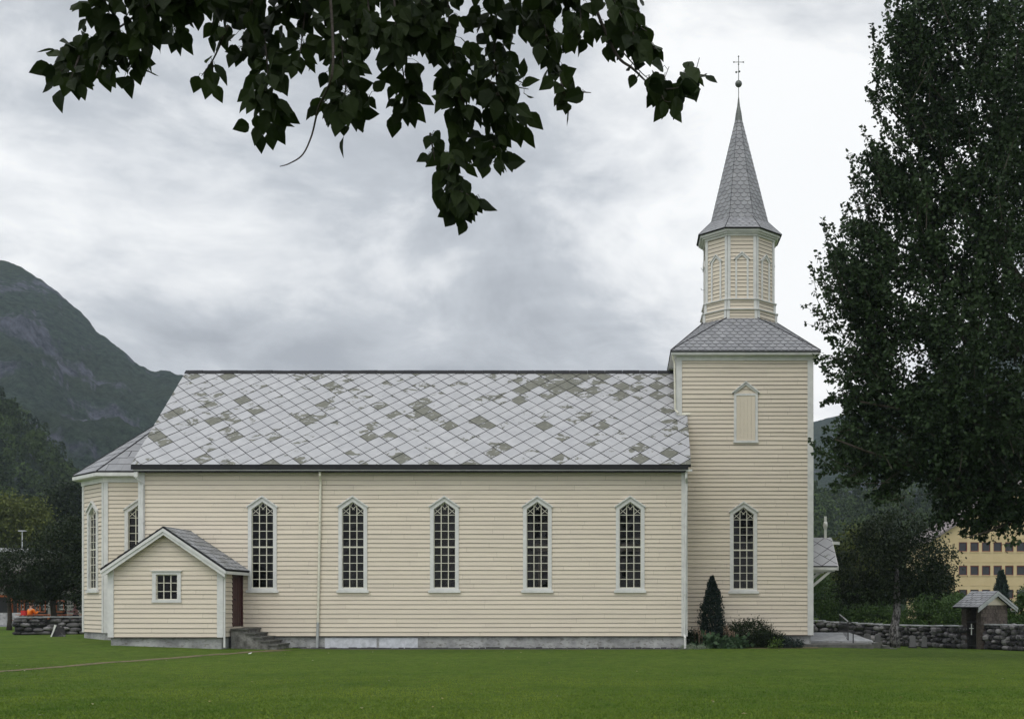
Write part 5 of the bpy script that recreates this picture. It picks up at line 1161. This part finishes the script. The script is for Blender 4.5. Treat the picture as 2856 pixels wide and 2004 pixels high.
foliage('upper_foliage', [((-4.5, -46.5, 9.0), (3.4, 3.0, 2.2), 110), ((-1.5, -41.0, 8.0), (2.8, 2.0, 1.4), 80), ((-6.5, -49.5, 9.5), (3.0, 3.0, 2.4), 80)], .12, 'leaf_over', ov, 40, .13, .6, np.random.default_rng(3), .8)

# ------------------------------------------------------------------ yellow building, lamps
YD = 140.0; yb = thing('office_building', 'yellow rendered block with rows of dark red framed windows', 'building', (*gx(2760, YD), 0))
def yx(px): return (px-CX)/F*YD
def yz(py): return EYE + (CY-py)/F*YD
a = M('yellow_render', 0.8); a.color(a.ramp(a.noise(.6, 6, .6), [(0.3, (0.47, 0.37, 0.215)), (0.7, (0.55, 0.44, 0.26))])); MAT['yellow'] = a.m
MAT['redframe'] = simple('red_window_frame', (0.16, 0.035, 0.028), 0.5); MAT['darkglass'] = simple('dark_pane', (0.02, 0.022, 0.026), 0.1); MAT['rooftile'] = simple('grey_roof', (0.20, 0.17, 0.17), 0.7)
cols = [2674 + 32.3*k for k in range(12)]; rows_ = [(1511, 1537), (1576, 1603), (1643, 1668)]
Y0 = YD-DC; m_ = MB(); X0, X1 = yx(2606), yx(3250); AP = (X0+X1)/2
# front wall with window holes: strips
zs_ = [-.5] + sorted(sum([[yz(b_), yz(a_)] for a_, b_ in rows_], [])); 
def fr_(x0, x1, z0, z1): m_.add([(x0,Y0,z0),(x1,Y0,z0),(x1,Y0,z1),(x0,Y0,z1)], [(0,1,2,3)])
xsx = [X0] + sum([[yx(c_), yx(c_+23.5)] for c_ in cols], []) + [X1]
for i in range(0, len(zs_)-1):
    if i % 2 == 0: fr_(X0, X1, zs_[i], zs_[i+1])
    else:
        for k in range(0, len(xsx)-1, 2): fr_(xsx[k], xsx[k+1], zs_[i], zs_[i+1])
zt_ = zs_[-1]; ze = yz(1545); za_ = yz(1300)
ze = max(ze, zt_)
m_.add([(X0,Y0,zt_),(X1,Y0,zt_),(X1,Y0,ze+.3),(AP,Y0,za_),(X0,Y0,ze+.3)], [(0,1,2,3,4)])
m_.add([(X0,Y0,-.5),(X0,Y0+14,-.5),(X0,Y0+14,ze+.3),(X0,Y0,ze+.3),(X1,Y0,-.5),(X1,Y0+14,-.5),(X1,Y0+14,ze+.3),(X1,Y0,ze+.3)], [(3,2,1,0),(4,5,6,7)])
m_.build('wall', MAT['yellow'], yb)
m_ = MB(); 
for s_, xe in ((-1, X0-.6), (1, X1+.6)): m_.prism([(AP, Y0-.5, za_+.35), (xe, Y0-.5, ze+.30), (xe, Y0-.5, ze+.02), (AP, Y0-.5, za_+.05)], (0, 15, 0))
m_.build('roof', MAT['rooftile'], yb)
wproto = None
for a_, b_ in rows_:
    for c_ in cols:
        w_, h_ = yx(c_+23.5)-yx(c_), yz(a_)-yz(b_)
        if wproto is None:
            wm = MB(); t_ = .07
            wm.box(0, w_, .0, .14, 0, t_); wm.box(0, w_, 0, .14, h_-t_, h_); wm.box(0, t_, .0, .14, t_, h_-t_); wm.box(w_-t_, w_, 0, .14, t_, h_-t_)
            wproto = wm.build('window', MAT['redframe'], yb); pm = MB(); pm.box(.05, w_-.05, .10, .12, .05, h_-.05); pm.build('pane', MAT['darkglass'], wproto)
            lm = MB(); lm.box(-.04, w_+.04, -.06, .02, h_+.42, h_+.50); lm.build('ledge', MAT['yellow'], wproto); lm = MB(); lm.box(-.04, w_+.04, -.10, .0, -.10, -.02); lm.build('sill', MAT['yellow'], wproto)
            wo = wproto
        else:
            wo = wproto.copy(); COL.objects.link(wo)
            for ch in list(wproto.children): d_ = ch.copy(); COL.objects.link(d_); d_.parent = wo
        wo.location = (yx(c_), Y0 + .02, yz(b_))
def lamp(label, px, ptop, dep, arm):
    x, y = gx(px, dep); z = 0; zt__ = P(px, ptop, dep).z; t = thing('street_lamp', label, 'street lamp', (x, y, z), 'street lamps')
    m_ = MB(); m_.tube([(x, y, z), (x, y, zt__)], [.08, .04], 8); m_.build('post', MAT['zinc'], t)
    m_ = MB(); m_.box(x-arm, x+arm, y-.14, y+.14, zt__, zt__+.09); m_.build('lamp_head', MAT['coping'], t)
lamp('street lamp with a flat double head left of the yellow building', 2608, 1582, 80, .55)
lamp('street lamp head above the trees at the left edge', 62, 1481, 100, .30)
lamp('street lamp cut off at the right edge beyond the gate', 2858, 1648, 85, .5)
# ------------------------------------------------------------------ cafe at the left
cf = thing('cafe_building', 'low dark cafe with orange timber posts behind the picnic benches', 'building', (*gx(100, 82), .2))
CD = 82.0
def cpx(px, py, d_=0): return P(px, py, CD + d_)
MAT['timber'] = simple('orange_timber', (0.36, 0.11, 0.04), 0.6, .25); MAT['cafewall'] = simple('pale_cafe_wall', (0.22, 0.22, 0.20), 0.8); MAT['cafedark'] = simple('dark_shopfront', (0.03, 0.03, 0.03), 0.4)
def cbox(mb_, px0, px1, pt, pb, d0, d1):
    a_, b_ = cpx(px0, pb), cpx(px1, pt); mb_.box(a_.x, b_.x, a_.y + d0, a_.y + d1, a_.z, b_.z)
m_ = MB(); cbox(m_, 133, 152, 1672, 1748, 0, 8); cbox(m_, 186, 330, 1672, 1748, 0, 8); cbox(m_, -300, 330, 1600, 1658, .5, 8); m_.build('wall', MAT['cafewall'], cf)
m_ = MB(); cbox(m_, -300, 330, 1658, 1748, 1.2, 1.5); m_.build('shopfront', MAT['cafedark'], cf)
m_ = MB(); cbox(m_, -320, 340, 1590, 1602, -1.5, 9); m_.build('roof', MAT['rooftile'], cf)
m_ = MB(); cbox(m_, -300, 50, 1658, 1664, -.4, -.1); cbox(m_, 32, 41, 1664, 1748, -.4, -.2); cbox(m_, -90, -82, 1664, 1748, -.4, -.2); m_.build('timber_posts', MAT['timber'], cf)
for x0, x1 in ((50, 62), (68, 85), (90, 105), (112, 128), (157, 180)):
    m_ = MB(); cbox(m_, x0, x1, 1673, 1675, -.1, 0); cbox(m_, x0, x0+1.5, 1675, 1706, -.1, 0); cbox(m_, x1-1.5, x1, 1675, 1706, -.1, 0); cbox(m_, x0, x1, 1704, 1706, -.12, -.02); w_ = m_.build('window', MAT['timber'], cf)
    m_ = MB(); cbox(m_, x0+1, x1-1, 1675, 1704, .0, .05); m_.build('pane', MAT['glass'], w_)
    m_ = MB(); cbox(m_, x0+2, x1-2, 1685, 1688, .3, .35); cbox(m_, x0+2, x1-3, 1695, 1700, .3, .35); m_.build('blind', MAT['white'], w_)
gh = thing('glasshouse', 'long pale glazed roof seen above the thin dark tree', 'building', (*gx(60, 95), .2))
m_ = MB(); q0_, q1_ = P(-250, 1524, 95), P(118, 1530, 95); m_.prism([(q0_.x, q0_.y, 2), (q1_.x, q1_.y, 2), (q1_.x, q1_.y, q1_.z-.3), (q0_.x, q0_.y, q0_.z-.3)], (0, 6, 0)); m_.build('wall', MAT['cafewall'], gh)
m_ = MB(); m_.prism([(q0_.x-.5, q0_.y-.5, q0_.z-.3), (q1_.x+.5, q1_.y-.5, q1_.z-.3), (q1_.x+.5, q1_.y-.5, q1_.z+.0), (q0_.x-.5, q0_.y-.5, q0_.z-.0)], (0, 7, 0)); m_.build('roof', MAT['coping'], gh)
lw = MB(); q0_, q1_ = gx(-250, 74), gx(60, 74); lw.box(q0_[0], q1_[0], q0_[1], q0_[1]+.3, .2, 1.1); lwo = lw.build('retaining_wall', MAT['concrete']); tag(lwo, 'low grey concrete wall before the cafe at the left edge', 'wall')
# picnic tables
def picnic(label, px, dep):
    x, y = gx(px, dep); z = gz(x, y) ; t = empty('picnic_table', (x, y, z), .12); tag(t, label, 'table', 'orange picnic tables beyond the stone wall')
    for nm, y0_, y1_, zz_ in (('tabletop', -.38, .38, .76), ('seat', -.95, -.65, .46), ('seat', .65, .95, .46)):
        m_ = MB()
        for k in range(5 if nm == 'tabletop' else 2): w_ = (y1_-y0_)/(5 if nm == 'tabletop' else 2); m_.box(-.9, .9, y0_+k*w_+.006, y0_+(k+1)*w_-.006, zz_-.04, zz_)
        m_.build(nm, MAT['timber'], t)
    for s_ in (-.65, .65):
        m_ = MB(); m_.bar((s_, -.25, .71), (s_, -.75, 0), .05, .09, (1,0,0)); m_.bar((s_, .25, .71), (s_, .75, 0), .05, .09, (1,0,0)); m_.bar((s_+.05, -.9, .40), (s_+.05, .9, .40), .04, .09); m_.build('leg_frame', MAT['timber'], t)
    return t
picnic('orange picnic table just right of the person in the orange jacket', 128, 64.5); picnic('orange picnic table right of the dark tree trunk nearer the apse', 176, 64.5); picnic('orange picnic table where the person in orange sits', 98, 65.2)
bn = thing('crate', 'red plastic crate standing left of the orange clothed person', 'crate', (*gx(67, 64), gz(*gx(67, 64))))
x, y = gx(67, 64); z = gz(x, y) + .72
tb2 = MB(); tb2.box(x-.2, x+.2, y-.15, y+.15, z-.7, z-.03); tb2.build('stand', MAT['stepstone'], bn)
m_ = MB(); m_.box(x-.13, x+.13, y-.1, y-.08, z, z+.26); m_.box(x-.13, x+.13, y+.08, y+.1, z, z+.26); m_.box(x-.13, x-.11, y-.08, y+.08, z, z+.26); m_.box(x+.11, x+.13, y-.08, y+.08, z, z+.26); m_.box(x-.11, x+.11, y-.08, y+.08, z, z+.03)
MAT['brightred'] = simple('red_plastic', (0.65, 0.03, 0.03), 0.4); m_.build('body', MAT['brightred'], bn)
MAT['skin'] = simple('skin', (0.45, 0.27, 0.20), 0.55); MAT['orange'] = simple('orange_cloth', (0.80, 0.22, 0.02), 0.8); MAT['pink'] = simple('pink_cloth', (0.50, 0.26, 0.30), 0.8); MAT['navy'] = simple('dark_cloth', (0.03, 0.032, 0.05), 0.85); MAT['hair'] = simple('brown_hair', (0.05, 0.03, 0.02), 0.7); MAT['grey'] = simple('grey_trousers', (0.12, 0.13, 0.17), 0.85)
def skinned(name, verts, edges, rad, mat, parent):
    me = bpy.data.meshes.new(name); me.from_pydata(verts, edges, []); o = bpy.data.objects.new(name, me); COL.objects.link(o); md = o.modifiers.new('s', 'SKIN'); o.modifiers.new('d', 'SUBSURF').levels = 1
    for i, r_ in enumerate(rad): me.skin_vertices[0].data[i].radius = (r_, r_)
    me.skin_vertices[0].data[0].use_root = True
    bpy.context.view_layer.update(); dg = bpy.context.evaluated_depsgraph_get(); m2 = bpy.data.meshes.new_from_object(o.evaluated_get(dg)); bpy.data.objects.remove(o)
    m2.name = name; m2.materials.clear(); m2.materials.append(mat); m2.polygons.foreach_set('use_smooth', [True]*len(m2.polygons)); o = bpy.data.objects.new(name, m2); COL.objects.link(o); o.parent = parent; return o
def person(label, x, y, z, rz, top, legs, lean=0.0, hold=0.0):
    """seated figure, local: facing -y, seat at z=.45"""
    t = empty('person', (x, y, z), rz); tag(t, label, 'person')
    Vb = [(0,0,.55),(0,-.02-lean*.3,.80),(0,-.03-lean,1.02),(0,-.04-lean,1.12),(0,-.06-lean,1.24),(0,-.07-lean,1.34),
          (-.19,-.03-lean,1.02),(-.24,-.12-lean,.80),(-.17,-.38-lean*.6,.82+hold),(.19,-.03-lean,1.02),(.24,-.12-lean,.80),(.17,-.38-lean*.6,.82+hold),
          (-.10,-.02,.52),(-.13,-.45,.52),(-.13,-.42,.09),(-.13,-.56,.05),(.10,-.02,.52),(.13,-.45,.52),(.13,-.42,.09),(.13,-.56,.05),
          (-.15,-.46-lean*.6,.83+hold),(.15,-.46-lean*.6,.83+hold)]
    E2 = [(0,1),(1,2),(2,3),(3,4),(4,5),(2,6),(6,7),(7,8),(2,9),(9,10),(10,11),(0,12),(12,13),(13,14),(14,15),(0,16),(16,17),(17,18),(18,19),(8,20),(11,21)]
    R2 = [.13,.12,.12,.05,.09,.085,.055,.042,.030,.055,.042,.030,.08,.062,.038,.035,.08,.062,.038,.035,.035,.035]
    skinned('body', Vb, E2, R2, MAT['skin'], t)
    skinned('jacket', [Vb[i] for i in (0,1,2,6,7,8,9,10,11)], [(0,1),(1,2),(2,3),(3,4),(4,5),(2,6),(6,7),(7,8)], [.155,.15,.15,.08,.066,.05,.08,.066,.05], MAT[top], t)
    skinned('trousers', [Vb[i] for i in (0,12,13,14,16,17,18)], [(0,1),(1,2),(2,3),(0,4),(4,5),(5,6)], [.145,.10,.083,.06,.10,.083,.06], MAT[legs], t)
    m_ = MB(); m_.ball((0, -.04-lean, 1.325), .105, 12, 8, (.95, 1.05, .95)); m_.build('hair', MAT['hair'], t, True)
    m_ = MB(); m_.ball((0, -.165-lean, 1.27), .02, 6, 5, (.8, 1, 1.3)); m_.build('nose', MAT['skin'], t, True)
x, y = gx(98, 65.2); person('person in an orange jacket seated at a picnic table left of the apse', x+.05, y-.80, gz(x,y), math.radians(150), 'orange', 'grey', .12, .1)
x, y = gx(213, 63); person('person in a pale pink top sitting close to the apse corner', x, y, gz(x,y)+.12, math.radians(-60), 'pink', 'navy', .02)
m_ = MB(); m_.box(x-.5, x+.5, y-.22, y+.22, gz(x,y)+.44, gz(x,y)+.50); sb = thing('bench', 'dark bench under the person in the pink top', 'bench', (x, y, gz(x,y))); m_.build('seat', MAT['stepstone'], sb)
for s_ in (-.4, .4): m_ = MB(); m_.box(x+s_-.04, x+s_+.04, y-.18, y+.18, gz(x,y)-.05, gz(x,y)+.44); m_.build('leg', MAT['stepstone'], sb)
p2 = gp(697, 1823); m_ = MB(); m_.prism([(p2.x-.05, p2.y-.03, gz(*p2)+.012), (p2.x+.04, p2.y-.04, gz(*p2)+.02), (p2.x+.06, p2.y+.03, gz(*p2)+.05), (p2.x-.03, p2.y+.05, gz(*p2)+.03)], (0,0,.01)); o = m_.build('paper_scrap', MAT['white']); tag(o, 'tiny white paper scrap on the lawn near the vestry steps', 'litter')

m_ = MB(); rf_ = random.Random(12)
for k in range(60):
    yy = -DC + 17.5 + 25*rf_.random()**1.3; dd = yy + DC; xx = (rf_.uniform(0, 2856) - CX)/F*dd
    if yy > -1.2: continue
    z = gz(xx, yy) + .045; a_ = rf_.uniform(0, 6.28); s_ = rf_.uniform(.022, .05); c_, d_ = math.cos(a_)*s_, math.sin(a_)*s_
    m_.add([(xx-c_, yy-d_, z), (xx+d_*.6, yy-c_*.6, z+.012), (xx+c_, yy+d_, z+.006), (xx-d_*.6, yy+c_*.6, z+.016)], [(0,1,2,3)], rf_.random())
a = M('fallen_leaf', 0.7); r = a.rnd(); a.color(a.ramp(r, [(0.0, (0.16, 0.10, 0.04)), (0.6, (0.30, 0.26, 0.10)), (0.85, (0.36, 0.34, 0.24))])); MAT['fallen'] = a.m
o = m_.build('fallen_leaves', MAT['fallen']); tag(o, kind='stuff')

# ------------------------------------------------------------------ haze
hz_ = MB(); hz_.box(-1040, 1040, -140, 1200, -3, 470); a = bpy.data.materials.new('haze'); a.use_nodes = True; a.node_tree.nodes.clear()
pv = a.node_tree.nodes.new('ShaderNodeVolumePrincipled'); pv.inputs['Color'].default_value = (.72, .84, 1.0, 1); pv.inputs['Density'].default_value = 0.00017
oo = a.node_tree.nodes.new('ShaderNodeOutputMaterial'); a.node_tree.links.new(pv.outputs[0], oo.inputs['Volume'])
ho_ = hz_.build('haze', a); tag(ho_, kind='stuff')
for o in bpy.data.objects:
    if o.get('world_parts') is not None: del o['world_parts']
